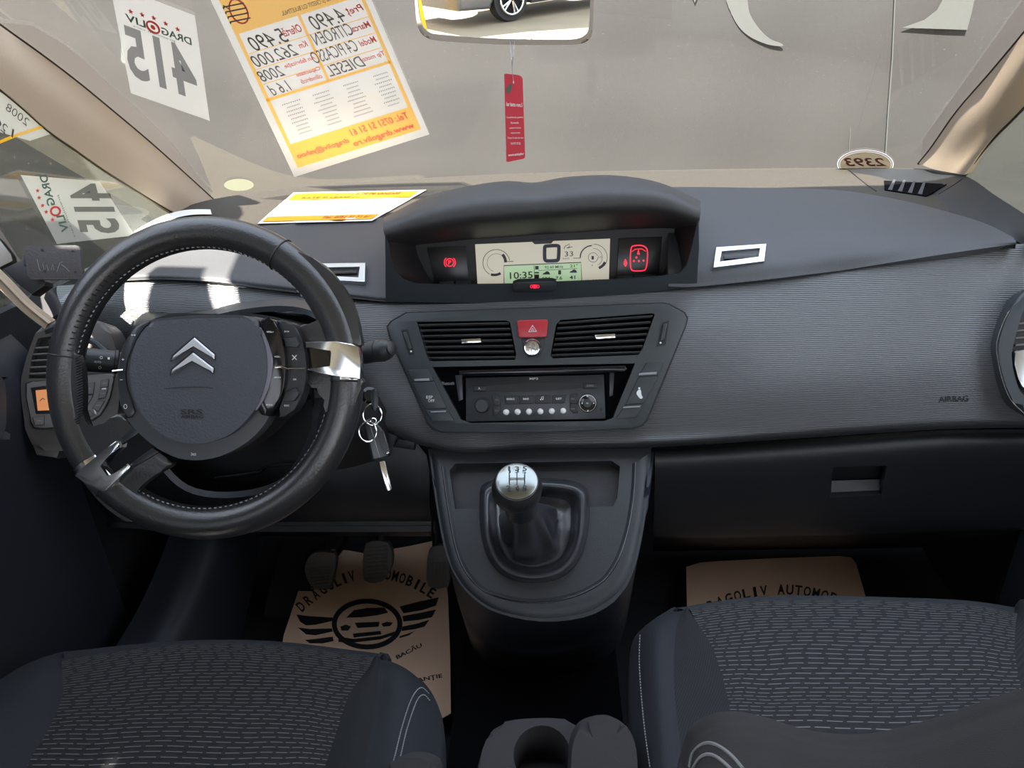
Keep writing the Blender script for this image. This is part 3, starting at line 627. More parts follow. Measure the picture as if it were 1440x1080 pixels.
rd += [ribbon(T2, smooth([(888, 348), (893, 345.5), (900, 345), (906, 346.5), (910, 351), (910.5, 362), (909, 375), (906, 380), (898, 381), (890, 380.5), (887, 376), (886.5, 362)], 3), 1.5, closed=True),
       ribbon(T2, [(889, 354), (893, 350.5), (903, 350), (908, 353.5)], .8), slab(T2, [(896, 358), (897.5, 350), (900, 358)], .0006, .0004), slab(T2, ell(895, 362, 1.4), .0006, .0004), slab(T2, ell(891.5, 367, 1.4), .0006, .0004), slab(T2, ell(898.5, 367, 1.4), .0006, .0004), slab(T2, ell(905, 366.5, 1.4), .0006, .0004),
       slab(T2, smooth([(879.5, 364), (881, 367), (882, 371), (879.5, 375), (877, 371), (878, 367)], 2), .0006, .0004)]
obj('warning_lamp', 'redglow', *rd, parent=ic)
lk = obj('lip_key', 'plastic', slab(LB, [(721, 400), (728, 397), (776, 395.5), (782, 397), (783, 407), (780, 410.5), (725, 412.5), (722, 410)], .008, .012, .002), parent=ic)
obj('warning_lamp', 'redglow', slab(LB.sh(.008), ell(752, 403, 4, 2.6), .0006, .0004), ribbon(LB.sh(.008), ell(752, 403, 6.2, 3.2, 9, 130, 230), .8), ribbon(LB.sh(.008), ell(752, 403, 6.2, 3.2, 9, -50, 50), .8), parent=lk)
# ------------------------------------------------------------------ centre panel with vents and switches
cp = thing('center_panel', 'dark centre panel with two slatted vents around a red hazard button', 'control panel', FP.at(755, 520))
cpo = [(545, 460), (551, 452), (572, 440), (760, 433), (930, 426.5), (940, 428), (962, 440), (966, 448), (964, 458), (910, 590), (903, 598), (890, 602.5), (760, 607), (622, 608), (610, 604), (602, 596), (548, 474)]
obj('panel_gap', 'shade', slab(FP, [(755+(x-755)*1.008, 518+(y-518)*1.014) for x, y in cpo], .0035, .006), parent=cp)
pb = obj('panel', 'panel', slab(FP, cpo, .008, .012, .002), parent=cp)
vl = [(586, 452.5), (712, 450.5), (717, 453), (726, 498), (724, 506), (604, 508), (600, 500)]
vr = [(788, 450), (917, 440.5), (921, 442), (904, 490), (898, 499), (778, 504), (774, 500), (782, 456)]
rad = [(608, 516), (893, 511), (862, 588), (850, 592), (662, 595), (648, 590)]
cut(pb, cutter(FP, vl, .008), cutter(FP, vr, .008), cutter(FP, rad, .008))
for q in (vl, vr, rad): cut(FAO, cutter(FP, q, .004, .03, .05)); cut([o for o in cp.children if o.name.startswith('panel_gap')][0], cutter(FP, q, .004))
# cavities cut back into the dash as dark boxes
def cavity(pts, dep, par, nm='vent_duct'):
    N = len(pts); a = [FP.at(x, y, .004) for x, y in pts]; b = [p-FP.n*dep for p in a]
    return obj(nm, 'void', (a+b, [(i, (i+1) % N, N+(i+1) % N, N+i) for i in range(N)]+[tuple(range(N, 2*N))], None), parent=par)
cavity(vl, .045, cp); cavity(vr, .045, cp)
def slats(L, Rr, n, par):                   # L, Rr: left and right edge (top, bottom)
    for k in range(n):
        t = (k+.5)/n
        a = (L[0][0]+(L[1][0]-L[0][0])*t, L[0][1]+(L[1][1]-L[0][1])*t); b = (Rr[0][0]+(Rr[1][0]-Rr[0][0])*t, Rr[0][1]+(Rr[1][1]-Rr[0][1])*t)
        p0 = FP.at(*a, .0065); p1 = FP.at(*b, .0065); u = V((0, -.25, .97)); 
        obj('slat', 'slat', prism([p0+u*.0014, p1+u*.0014, p1-u*.0014, p0-u*.0014], (FP.n+V((0, 0, .4))).normalized(), .005, .0006, 1), parent=par)
slats([(588, 453), (603, 507)], [(715, 450), (725, 506)], 7, cp); slats([(786, 450), (775, 503)], [(919, 440), (900, 499)], 7, cp)
for p in ([(648, 477), (676, 475.5), (677, 481.5), (649, 483)], [(836, 471), (865, 469), (866, 475), (838, 477)]):
    obj('vent_slider', 'chrome', slab(FP, p, .013, .008, .0015), parent=cp)
for p, q, dt in (([(564, 464), (573, 463), (583, 498), (575, 500)], [(566, 467), (572, 466), (579.5, 490), (574, 492)], (578, 494)), ([(931, 453), (941, 451), (936, 485), (923, 488)], [(932.5, 456), (939, 454.5), (934, 478), (928, 480)], (929, 482))):
    w = obj('vent_wheel_slot', 'shade', slab(FP, p, .0085, .003), parent=cp)
    obj('vent_wheel', 'panel', slab(FP, q, .012, .006, .002), parent=w); obj('wheel_mark', 'white', slab(FP, rr(dt[0], dt[1], 2.2, 2.2), .0095, .001), parent=w)
hz = obj('hazard_button', 'red', slab(FP, [(727, 452), (730, 450), (768, 449), (771, 451), (769, 472), (767, 474), (732, 475), (729, 473)], .0125, .008, .0015), parent=cp)
obj('hazard_mark', 'white', ribbon(FP.sh(.0126), [(743.5, 466.5), (749, 457.5), (754.5, 466)], 1.3, closed=True), ribbon(FP.sh(.0126), [(747, 464.8), (749, 461.5), (751, 464.7)], .9, closed=True), parent=hz)
obj('dial_seat', 'low', slab(FP, [(733, 476), (767, 475), (764, 492), (757, 502), (743, 503), (736, 494)], .0088, .003, .0008), parent=cp)
c0 = FP.at(748.5, 489, .008)
dl = obj('scent_dial', 'chrome', lathe(c0, FP.n, [(.0145, 0), (.0145, .008), (.0125, .0105), (.011, .0095), (.004, .0105)], 40), parent=cp)
obj('dial_emblem', 'grey', *[ribbon(FP.sh(.0188), ell(748.5+4*math.cos(R(72*k)), 489+4*math.sin(R(72*k)), 3, 3, 12), .8, closed=True) for k in range(5)], parent=dl)
# switches either side
def sw(p, mt='panel', d=.0105): return obj('switch', mt, slab(FP, p, d, .004, .001), parent=cp)
s = sw([(573, 520), (602, 519), (610, 535), (580, 537)]); obj('switch_bar', 'grey', slab(FP, [(582, 533), (603, 532), (604, 535.5), (583, 536)], .012, .002, .0006), parent=s)
s = sw([(580, 538), (611, 536.5), (628, 574), (597, 575)]); obj('lettering', 'white', tx(FP.sh(.0106), 'ESP', 604, 558.5, 4, 9, -1), tx(FP.sh(.0106), 'OFF', 606.5, 563.5, 4, 9, -1), parent=s)
s = sw([(598, 576), (629, 575), (639, 592), (608, 593)]); obj('switch_bar', 'grey', slab(FP, [(605, 578.5), (627, 577.5), (627, 579.5), (606, 580.5)], .012, .002, .0006), parent=s)
s = sw([(909, 510), (933, 509), (926, 528), (899, 530)]); obj('switch_bar', 'grey', slab(FP, [(899, 524.5), (924, 523), (923, 526.5), (898, 528)], .012, .002, .0006), parent=s)
s = sw([(898, 531), (926, 529), (906, 567), (880, 569)])
obj('lettering', 'white', slab(FP.sh(.0106), smooth([(897, 549), (901, 548), (902, 555), (904, 559), (901, 561), (897, 557), (895, 553)], 2), .0006, .0004), slab(FP.sh(.0106), ell(899, 546, 1.5), .0006, .0004), parent=s)
s = sw([(879, 570), (905, 568), (895, 587), (866, 589)]); obj('switch_bar', 'grey', slab(FP, [(877, 572), (901, 570.5), (900, 573), (876, 574.5)], .012, .002, .0006), parent=s)
# radio bay
RB = FP.sh(-.004)
cv = cavity(rad, .014, cp, 'radio_bay')
obj('flap', 'gloss', slab(FP, [(645, 521), (880, 514), (882, 519), (878, 523.5), (650, 528), (645, 526)], .024, .012, .003), parent=cp)
obj('lettering', 'grey', tx(FP.sh(.002), 'Bluetooth', 630, 539, 4.5, 17, -1), parent=cp)
obj('bay_trim', 'satin', slab(FP, [(640, 528), (650, 527), (651, 562), (645, 564)], .006, .005, .001), parent=cp)
obj('bay_trim', 'satin', slab(FP, [(857, 522), (864, 521.5), (862, 556), (857, 558)], .006, .005, .001), parent=cp)
# ------------------------------------------------------------------ radio
ra = thing('car_radio', 'black car radio with six white preset keys in the centre panel', 'radio', FP.at(752, 560, .006))
K = .2*230/288; X = lambda x: 640+x*230/1440; Y_ = lambda y: 510+y*230/1440
def zp(*q): return [(X(a), Y_(b)) for a, b in q]
fp = obj('faceplate', 'satin', slab(FP, zp((95, 135), (1310, 105), (1325, 490), (1300, 495), (95, 520)), .004, .017, .001), parent=ra)
F8 = FP.sh(.004)
obj('cd_slot', 'shade', slab(F8, zp(*smooth([(285, 205), (420, 188), (700, 175), (980, 178), (1110, 190), (1118, 218), (980, 235), (700, 250), (420, 258), (290, 240)], 2)), .0006, .001), slab(F8, zp((410, 222), (1000, 212), (1000, 222), (410, 232)), .0012, .001), parent=ra)
def key(p, mt='low', d=.004, bev=.0008, nm='key'): return obj(nm, mt, slab(F8, zp(*p), d, d, bev), parent=ra)
k_ = key(((160, 205), (275, 205), (275, 250), (160, 252)), 'low', .002); obj('lettering', 'white', tx(F8.sh(.002), 'A', X(212), Y_(226), 3.2), parent=k_)
k_ = key(((1130, 185), (1248, 180), (1248, 225), (1130, 230)), 'low', .002); obj('lettering', 'grey', tx(F8.sh(.002), 'DARK', X(1190), Y_(203), 2.6, 10), parent=k_)
obj('lettering', 'white', tx(F8, 'MP3', X(693), Y_(141), 3.2, 12, bold=.02), parent=ra)
for (x0, x1), s in zip(((425, 550), (558, 690), (698, 840), (848, 980)), ('SOURCE', 'BAND', '', 'LIST')):
    k_ = key(((x0+8, 292-x0*.014+8), (x1, 292-x1*.014+6), (x1-(20 if x1 > 950 else 0), 372-x1*.014), (x0+(18 if x0 < 430 else 2), 372-x0*.014)), 'low', .003)
    xc = (x0+x1)/2
    if s: obj('lettering', 'white', tx(F8.sh(.003), s, X(xc), Y_(324-xc*.008), 2.6, 11 if s == 'SOURCE' else 8, -.5, bold=.02), parent=k_)
    else: obj('lettering', 'white', ribbon(F8.sh(.003), zp((757, 325), (762, 302), (778, 298), (774, 322)), .8), slab(F8.sh(.003), ell(X(754), Y_(325), .9), .0006, .0004), slab(F8.sh(.003), ell(X(771), Y_(323), .9), .0006, .0004), parent=k_)
obj('volume_ring', 'shade', slab(F8, ell(X(240), Y_(378), 12.6), .001, .001), parent=ra)
obj('volume_knob', 'plastic', lathe(FP.at(X(240), Y_(378), .004), FP.n, [(.0125, 0), (.0118, .010), (.0100, .0125), (.004, .0125)], 40), parent=ra)
for (y0, y1), s in (((285, 372), 'INFO'), ((380, 465), 'AUTO')):
    k_ = key(((322, y0), (375, y0), (400, y0+40 if y0 < 300 else y0), (400, y1-5 if y0 < 300 else y1-40), (370, y1), (335, y1)), 'low', .003); obj('lettering', 'grey', tx(F8.sh(.003), s, X(366), Y_((y0+y1)/2), 1.8, 5), parent=k_)
for i in range(6):
    x = 450+i*100.2; y = 436-i*2.2
    q = obj('preset_key', 'knob', lathe(FP.at(X(x), Y_(y), .004), FP.n, [(.0052, 0), (.0052, .003), (.0042, .0052), (.0022, .0062), (.0005, .0064)], 24), parent=ra)
for (y0, y1), s in (((272, 355), 'ESC'), ((362, 445), 'MODE')):
    k_ = key(((1030, y0), (1080, y0-2), (1070, (y0+y1)/2), (1085, y1), (1040, y1+3), (1010, y1-30 if y0 > 300 else y1), (1008, y0 if y0 > 300 else y0+35)), 'low', .003); obj('lettering', 'grey', tx(F8.sh(.003), s, X(1036), Y_((y0+y1)/2+4), 1.8, 5), parent=k_)
pad = obj('cursor_pad', 'gloss', lathe(FP.at(X(1168), Y_(357), .004), FP.n, [(.0150, 0), (.0150, .004), (.0135, .006), (.008, .005)], 40), parent=ra)
obj('cursor_ok', 'plastic', lathe(FP.at(X(1165), Y_(357), .009), FP.n, [(.0068, 0), (.0066, .002), (.003, .0025)], 30), parent=pad)
obj('cursor_ring', 'satinchrome', tube([FP.at(x, y, .0095) for x, y in ell(X(1167), Y_(357), 11.6, 11.6, 40)], .0007, True, 6), parent=pad)
obj('lettering', 'white', tx(FP.sh(.0115), 'OK', X(1165), Y_(357), 1.9, 3.6), slab(FP.sh(.0105), zp((1156, 300), (1165, 287), (1174, 300)), .0006, .0004), slab(FP.sh(.0105), zp((1160, 418), (1178, 418), (1169, 430)), .0006, .0004), slab(FP.sh(.0105), zp((1112, 357), (1122, 349), (1122, 365)), .0006, .0004), slab(FP.sh(.0105), zp((1216, 349), (1216, 365), (1228, 357)), .0006, .0004), parent=pad)
obj('screw_hole', 'shade', *[slab(F8, ell(X(a), Y_(b), 1.9, 2), .0005, .0005) for a, b in ((125, 215), (128, 437), (1282, 182), (1287, 410))], parent=ra)
# ------------------------------------------------------------------ gear console
gc = thing('gear_console', 'dark floor console with a U-shaped tray around the gear lever', 'console', (0, .98, .45))
uo = smooth([(603, 632), (612, 700), (624, 768), (640, 810), (664, 840), (700, 862), (760, 874), (822, 868), (864, 846), (886, 815), (900, 770), (911, 700), (915, 636)], 3, False)
body = obj('body', 'plastic', slab(CP, [(600, 630)]+uo+[(916, 630)], 0, .06, .012, 4), parent=gc)
tray = smooth([(628, 658), (634, 700), (640, 722), (676, 722), (676, 700), (820, 700), (826, 722), (868, 718), (874, 690), (876, 652), (868, 647), (645, 650)], 1)
base_sq = smooth([(674, 700), (678, 682), (700, 674), (750, 672), (806, 676), (826, 688), (829, 712), (826, 752), (814, 788), (790, 812), (750, 820), (712, 812), (688, 788), (676, 750)], 3)
cut(body, cutter(CP, [(632, 662), (640, 652), (860, 648), (872, 656), (868, 700), (862, 712), (640, 716)], 0, .02, .024), cutter(CP, base_sq, 0, .02, .02))
ri = smooth([(622, 655), (630, 715), (642, 775), (660, 812), (690, 836), (745, 848), (800, 841), (842, 822), (866, 794), (882, 750), (891, 700), (894, 650)], 4, False)
obj('raised_rim', 'gloss', tube([CP.at(x, y, .0042) for x, y in ri], .0016), parent=gc)
rim2 = [(x, y) for x, y in ri]
uq = smooth(uo, 1, False); pick = lambda L, k, n: L[round(k*(len(L)-1)/n)]
o_r = [pick(uo, k, 16) for k in range(17)]; i_r = [pick(ri, k, 16) for k in range(17)]
in2 = [(760+(x-760)*.965, 690+(y-690)*.965) for x, y in i_r]
obj('rim_shoulder', 'plastic', patch([[CP.at(*q, .0003) for q in in2], [CP.at(*q, .0045) for q in i_r], [CP.at(a_[0]*.5+b_[0]*.5, a_[1]*.5+b_[1]*.5, .0045) for a_, b_ in zip(i_r, o_r)], [CP.at(*q, -.004) for q in o_r], [CP.at(*q, -.014) for q in o_r]], 60, 16, .003), parent=gc)
obj('tray_floor', 'low', slab(CP, [(632, 662), (640, 652), (860, 648), (872, 656), (868, 700), (862, 712), (640, 716)], -.022, .004), parent=gc)
obj('dash_brow', 'low', slab(planeX(atY(760, 630, 1.065), atY(760, 650, 1.05)), [(600, 628), (917, 626), (915, 648), (880, 646), (870, 641), (640, 644), (624, 652), (604, 652)], 0, .02, .004), parent=gc)
sk1 = [CP.at(x, y, -.008) for x, y in uo[::3]]
sk2 = rp([(620, 700, 1.00), (624, 745, .97), (632, 790, .95), (642, 838, .93), (662, 872, .905), (700, 898, .89), (760, 908, .885), (822, 900, .89), (862, 872, .905), (884, 838, .93), (894, 790, .95), (902, 745, .97), (908, 690, 1.00)])
sk3 = rp([(628, 740, 1.02), (634, 790, .99), (644, 830, .97), (652, 872, .94), (672, 904, .915), (708, 922, .90), (760, 929, .895), (816, 920, .90), (852, 902, .915), (874, 872, .94), (888, 830, .97), (896, 790, .99), (904, 730, 1.02)])
sk4 = [p+V((0, .08, -.16)) for p in sk3]
obj('skirt', 'trimdark', patch([sk1, sk2, sk3, sk4], 40, 20, .006), parent=gc)
# rear floor tunnel, cup holder
cu = thing('cup_holder', 'grey cup holder ring between the two front seats', 'cup holder', atZ(765, 1060, .36))
CH = Pl((0, 0, .36), (0, -.1, 1))
o = obj('tray', 'back', slab(CH, smooth([(680, 1100), (684, 1040), (700, 1018), (750, 1010), (806, 1014), (830, 1040), (832, 1100)], 4), 0, .22, .008), parent=cu)
cut(o, cutter(CH, ell(762, 1062, 40, 42), 0, .02, .2))
obj('well', 'shade', slab(CH, ell(762, 1062, 46, 50), -.06, .03), parent=cu)
struct('trim_5', 'void', box((-.14, .0, .09), (.14, 1.2, .20)), label='dark centre tunnel between the seats')['category'] = 'tunnel'
# ------------------------------------------------------------------ gear lever
gl = thing('gear_lever', 'gear lever with silver topped knob and black leather boot', 'gear lever', CP.at(750, 745))
N = len(base_sq); b0 = [CP.at(x, y, -.012) for x, y in base_sq]
cen = CP.at(748, 748)
ring1 = [CP.at(750+(x-750)*1.0, 746+(y-746)*1.0, .010) for x, y in base_sq]; ring3 = [CP.at(750+(x-750)*.72, 746+(y-746)*.72, .016) for x, y in base_sq]
nk = atD(733, 716, .975); tk = atD(727, 684, .925); ax = (tk-nk).normalized()
e1 = V((1, 0, 0)); e1 = (e1-ax*e1.dot(ax)).normalized(); e2 = ax.cross(e1)
def circ(c, r):
    o = []
    for i in range(N):
        d = base_sq[i][0]-750, base_sq[i][1]-746; w = math.atan2(-d[1], d[0]); o.append(c+e1*(r*math.cos(w))+e2*(r*math.sin(w)))
    return o
top_ = circ(nk, .0205); lowc = CP.at(746, 756, -.012)
ringa = [CP.at(750+(x-750)*.79, 746+(y-746)*.79, .020) for x, y in base_sq]; ringb = [CP.at(750+(x-750)*.71, 746+(y-746)*.71, -.020) for x, y in base_sq]
ring2 = [CP.at(750+(x-750)*.91, 746+(y-746)*.91, .025) for x, y in base_sq]
vrt = [lowc+e1*(.043*math.cos(math.atan2(-(q[1]-746), q[0]-750)))+e2*(.040*math.sin(math.atan2(-(q[1]-746), q[0]-750))) for q in base_sq]
rings = [b0, ring1, ring2, ringa, ringb]
d_ = 0
for k in range(0, 9):
    t = k/9; q = []
    for i in range(N):
        w = 2*PI*i/N; p = vrt[i].lerp(top_[i], t); m_ = lowc.lerp(nk, t)
        f = (1-t)*(.35+1.3*math.sin(PI*t))*(.0085*math.sin(3*w+1.1)+.0065*math.sin(5*w+2.2+2*t)+.0035*math.sin(9*w+3*t))+.010*math.sin(PI*t)*(1-t)
        q.append(p+(p-m_).normalized()*f)
    rings.append(q)
rings.append(top_); rings.append(circ(nk+ax*.012, .0200))
vs = [p for r in rings for p in r]; fs = [(j*N+i, j*N+(i+1) % N, (j+1)*N+(i+1) % N, (j+1)*N+i) for j in range(len(rings)-1) for i in range(N)]
bo = obj('boot', 'gaiter', (vs, fs, None), parent=gl, ang=60)
md = bo.modifiers.new('s', 'SUBSURF'); md.levels = md.render_levels = 2
kc = tk
kv = (CAM-kc).normalized()*.82+UP*.50; kv.normalize()
obj('collar', 'satin', lathe(nk, ax, [(.0225, .000), (.0215, .012), (.018, .030), (.021, .045)], 32), parent=gl)
obj('knob', 'leather', lathe(kc-kv*.028, kv, [(.016, -.004), (.026, .004), (.0320, .014), (.0330, .026), (.0305, .035), (.0275, .0405), (.010, .041)], 48), parent=gl)
cap = obj('shift_cap', mat('brushed cap', (.30, .33, .32), .25, 1), lathe(kc+kv*.0125, kv, [(.0262, 0), (.0262, .0015), (.022, .0035), (.012, .0055), (.002, .006)], 48), parent=gl, ang=60)
KP = Pl(kc+kv*.0195, kv); cx, cy = prj(kc+kv*.0195)
g_ = [ribbon(KP, [(cx-11, cy-9), (cx-11, cy+7)], 1.3), ribbon(KP, [(cx, cy-9), (cx, cy+7)], 1.3), ribbon(KP, [(cx+11, cy-9), (cx+11, cy+7)], 1.3), ribbon(KP, [(cx-11, cy-1), (cx+11, cy-1)], 1.3)]
for s, dx, dy in (('1', -11, -14.5), ('3', 0, -14.5), ('5', 11, -14.5), ('2', -12, 12.5), ('4', 0, 12.5), ('R', 12, 12.5)): g_.append(tx(KP, s, cx+dx, cy+dy, 6.5, 3 if s == '1' else 6, bold=.02))
obj('shift_pattern', 'ink', *g_, parent=cap)
# ------------------------------------------------------------------ steering wheel
sw_ = thing('steering_wheel', 'black leather steering wheel with two chrome spokes, turned slightly left', 'steering wheel', WC)
ex = V((1, 0, 0)); ey = WN.cross(ex); RW, TR = .1722, .0195
def wp(a, r=RW, h=0): return WC+ex*(r*math.cos(R(a)))+ey*(r*math.sin(R(a)))+WN*h
def wang(px, py):
    d = WP.at(px, py)-WC; return math.degrees(math.atan2(d.dot(ey), d.dot(ex))) % 360
obj('rim', 'leather', tube([wp(a*2) for a in range(180)], TR, True, 20, flat=1.0, nrm=WN), parent=sw_)
def seam(px, py):
    a = wang(px, py); return tube([wp(a, RW+(TR+.0004)*math.cos(R(t)), (TR+.0004)*math.sin(R(t))) for t in range(0, 360, 15)], .0009, True, 6)
obj('leather_seam', 'shade', seam(92, 500), seam(400, 350), seam(505, 488), seam(505, 536), seam(106, 664), seam(142, 700), parent=sw_)
# thumb grips and leather webs
web = smooth([(92, 492), (104, 494), (113, 520), (115, 560), (114, 585), (121, 600), (135, 603), (150, 592), (166, 582), (186, 600), (212, 628), (234, 644), (240, 655), (218, 668), (198, 684), (188, 700), (192, 716), (215, 733), (190, 738), (150, 715), (112, 670), (88, 610), (80, 550)], 3)
obj('leather_web', 'leather', slab(WP, web, .012, .012, .006, 3), parent=sw_)
web2 = smooth([(410, 352), (425, 372), (446, 402), (454, 424), (452, 446), (440, 455), (422, 458), (424, 482), (500, 488), (506, 470), (492, 420), (455, 372)], 3)
obj('leather_web', 'leather', slab(WP, web2, .012, .012, .006, 3), parent=sw_)
web3 = smooth([(430, 520), (438, 545), (452, 558), (462, 575), (458, 610), (450, 640), (478, 625), (502, 560), (506, 530)], 3)
obj('leather_web', 'leather', slab(WP, web3, .012, .012, .006, 3), parent=sw_)
# stitching along the inner edge
st = []
for k in range(150):
    a = 18+k*2.4
    if 20 < a % 360 < 34 or 205 < a % 360 < 228: continue
    h = .0065; r = RW-TR*.93
    st.append(tube([wp(a, r, h), wp(a+1.1, r, h+.0008)], .0008, seg=5))
obj('stitching', 'thread', *st[::1], parent=sw_)
st = []
for k in range(26):
    t = k/25; x = 113+3*math.sin(t*2.6)-(4*t if t > .9 else 0); y = 500+t*94
    st.append(tube([WP.at(x+1, y, .0125), WP.at(x-7, y+4, .0135)], .0010, seg=5))
for k in range(16):
    a = 128+k*2.6
    st.append(tube([wp(a, RW-TR*.95, .006), wp(a+.6, RW-TR*.55, .0165)], .0010, seg=5))
obj('lacing', 'shade', *st, parent=sw_)
# chrome spokes
ch = [(104, 669), (112, 660), (140, 638), (162, 620), (168, 622), (167, 630), (150, 644), (138, 655), (150, 672), (160, 666), (178, 652), (184, 655), (178, 664), (150, 690), (144, 693), (124, 684)]
c1 = obj('chrome_spoke', 'chrome', slab(WP, ch, .0208, .010, .0018), parent=sw_)
a0, a1 = wang(106, 665), wang(143, 700)
obj('chrome_sleeve', 'chrome', tube([wp(a0+(a1-a0)*k/8) for k in range(9)], TR+.0006, False, 20, flat=1.0, nrm=WN), parent=c1)
obj('spoke_pocket', 'gloss', slab(WP, [(138, 655), (168, 628), (192, 606), (222, 634), (178, 656), (152, 673)], .0126, .004), parent=c1)
obj('spoke_arm', 'satin', slab(WP, [(166, 621), (170, 626), (196, 608), (188, 598)], .016, .006, .001), slab(WP, [(180, 654), (186, 658), (224, 636), (214, 630)], .016, .006, .001), parent=c1)
ch2 = [(428, 480), (470, 480), (494, 483), (504, 488), (507, 510), (506, 533), (494, 533), (474, 529), (450, 524), (431, 522), (431, 517), (466, 517), (468, 496), (466, 491), (430, 490)]
c2 = obj('chrome_spoke', 'chrome', slab(WP, ch2, .0208, .010, .0018), parent=sw_)
a0, a1 = wang(508, 534), wang(507, 487)
if a1 < a0: a1 += 360
obj('chrome_sleeve', 'chrome', tube([wp(a0+(a1-a0)*k/8) for k in range(9)], TR+.0006, False, 20, flat=1.0, nrm=WN), parent=c2)
obj('spoke_pocket', 'gloss', slab(WP, [(424, 486), (470, 488), (470, 520), (424, 522)], .0126, .004), parent=c2)
# fixed hub
X8 = lambda p: (150+p[0]*.2851, 420+p[1]*.2851)
def z8(*q): return [X8(p) for p in q]
cov = smooth(z8((195, 140), (240, 110), (480, 96), (700, 94), (742, 110), (750, 160), (778, 230), (790, 330), (775, 440), (725, 555), (622, 660), (505, 708), (400, 714), (300, 688), (205, 612), (142, 510), (116, 400), (118, 300), (145, 215)), 3)
hub = obj('airbag_cover', 'airbag', slab(WP, cov, .034, .030, .009, 4), parent=sw_)
obj('hub_ring', 'bezel', slab(WP, smooth(z8((205, 110), (165, 125), (100, 190), (62, 300), (52, 400), (64, 500), (100, 595), (205, 705), (320, 775), (430, 797), (560, 777), (700, 702), (800, 585), (850, 420), (850, 280), (800, 160), (745, 92), (480, 80), (260, 98)), 3), .024, .022, .007, 3), parent=sw_)
obj('hub_core', 'shade', slab(WP, smooth(z8((230, 100), (60, 300), (100, 595), (320, 770), (560, 770), (800, 585), (900, 330), (800, 110), (480, 75)), 3), .006, .08), parent=sw_)
# chevrons, airbag marks
HP = WP.sh(.0342)
chv = lambda pts: slab(HP, [X8(p) for p in pts], .003, .003, .0012, 1)
eb = obj('chevron_emblem', mat('matte silver', (.62, .64, .66), .42, .55), chv(((320, 303), (326, 283), (430, 192), (529, 276), (527, 299), (428, 228))), chv(((316, 370), (322, 350), (424, 266), (524, 343), (520, 366), (421, 300))), parent=sw_, ang=15)
obj('emblem_backing', 'shade', slab(HP, z8((312, 312), (320, 278), (430, 184), (537, 272), (534, 306), (430, 238)), .0006, .0006), slab(HP, z8((308, 378), (316, 346), (424, 258), (532, 340), (528, 374), (422, 308)), .0006, .0006), parent=eb)
am = HP
obj('airbag_mark', 'shade', tx(am, 'SRS', *X8((418, 558)), 7, 31, 0, bold=.02, d=.0006), tx(am, 'AIRBAG', *X8((420, 582)), 4.8, 32, 0, bold=.02, d=.0006), ribbon(am, z8((285, 445), (340, 440), (430, 436), (500, 438), (525, 442)), 1.1), parent=hub)
# control pods
bp_ = [slab(WP, smooth(z8((748, 100), (800, 102), (830, 112), (862, 200), (880, 300), (878, 400), (858, 480), (798, 582), (735, 542), (785, 440), (803, 335), (785, 225), (758, 150)), 2), .031, .025, .003)]
pod = obj('button_pod', 'gloss', *bp_, parent=sw_)
obj('pod_strip', mat('lilac grey', (.20, .20, .24), .35, .3), slab(WP, smooth(z8((752, 140), (775, 170), (812, 270), (818, 335), (800, 440), (745, 545), (732, 535), (778, 440), (793, 335), (782, 235)), 2), .0325, .02, .001), parent=pod)
pod2 = obj('button_pod', 'low', slab(WP, smooth(z8((836, 108), (880, 112), (925, 128), (962, 200), (985, 330), (970, 460), (925, 552), (842, 588), (875, 480), (892, 390), (890, 290), (870, 190)), 2), .022, .02, .003), parent=sw_)
for p in (((870, 195), (935, 188), (950, 225), (935, 242), (880, 236)), ((876, 460), (930, 438), (950, 468), (925, 505), (872, 510))):
    o = obj('thumb_roller', 'plastic', slab(WP, z8(*p), .027, .012, .002), parent=pod2)
obj('chrome_line', 'chrome', tube([WP.at(*X8(p), .0325 if p[0] < 885 else .0235) for p in ((830, 337), (862, 335), (884, 343), (900, 345), (978, 345))], .0012, seg=6), parent=pod)
PL2 = WP.sh(.031); PL3 = WP.sh(.022)
obj('lettering', 'white', *[tx(PL2, s, *X8((x, y)), 2.2, w, 0, bold=.02) for s, x, y, w in (('VOL+', 806, 164, 10), ('VOL-', 842, 286, 9), ('MENU', 842, 388, 9), ('MODE', 802, 524, 9))], parent=pod)
obj('lettering', 'white', *[tx(PL3, s, *X8((x, y)), 2.4, w, 0, bold=.02) for s, x, y, w in (('>>', 888, 162, 7), ('OK', 928, 398, 5), ('ESC', 888, 527, 7))], ribbon(PL3, z8((915, 278), (937, 302)), 1.2), ribbon(PL3, z8((937, 278), (915, 302)), 1.2), parent=pod2)
pod3 = obj('button_pod', 'satin', slab(WP, smooth(z8((212, 112), (165, 124), (118, 165), (82, 240), (62, 320), (56, 400), (66, 490), (98, 590), (140, 556), (108, 480), (94, 400), (98, 320), (125, 230), (178, 150)), 2), .0262, .02, .003), parent=sw_)
obj('chrome_line', 'chrome', tube([WP.at(*X8(p), .028) for p in ((30, 358), (60, 354), (82, 352))], .0014, seg=6), parent=pod3)
obj('lettering', 'white', *[tx(WP.sh(.0265), s, *X8((x, y)), h, w, 0, bold=.02) for s, x, y, h, w in (('M', 132, 180, 2, 6), ('+', 80, 300, 3, 4), ('-', 72, 400, 1, 4))], ribbon(WP.sh(.0265), ell(*X8((92, 532)), 2.2, 3, 12), .8, closed=True), parent=pod3)
obj('horn_mark', 'white', ribbon(WP.sh(.0245), z8((418, 758), (418, 775), (425, 766), (440, 764), (440, 772), (427, 772)), .9, closed=True), parent=sw_)
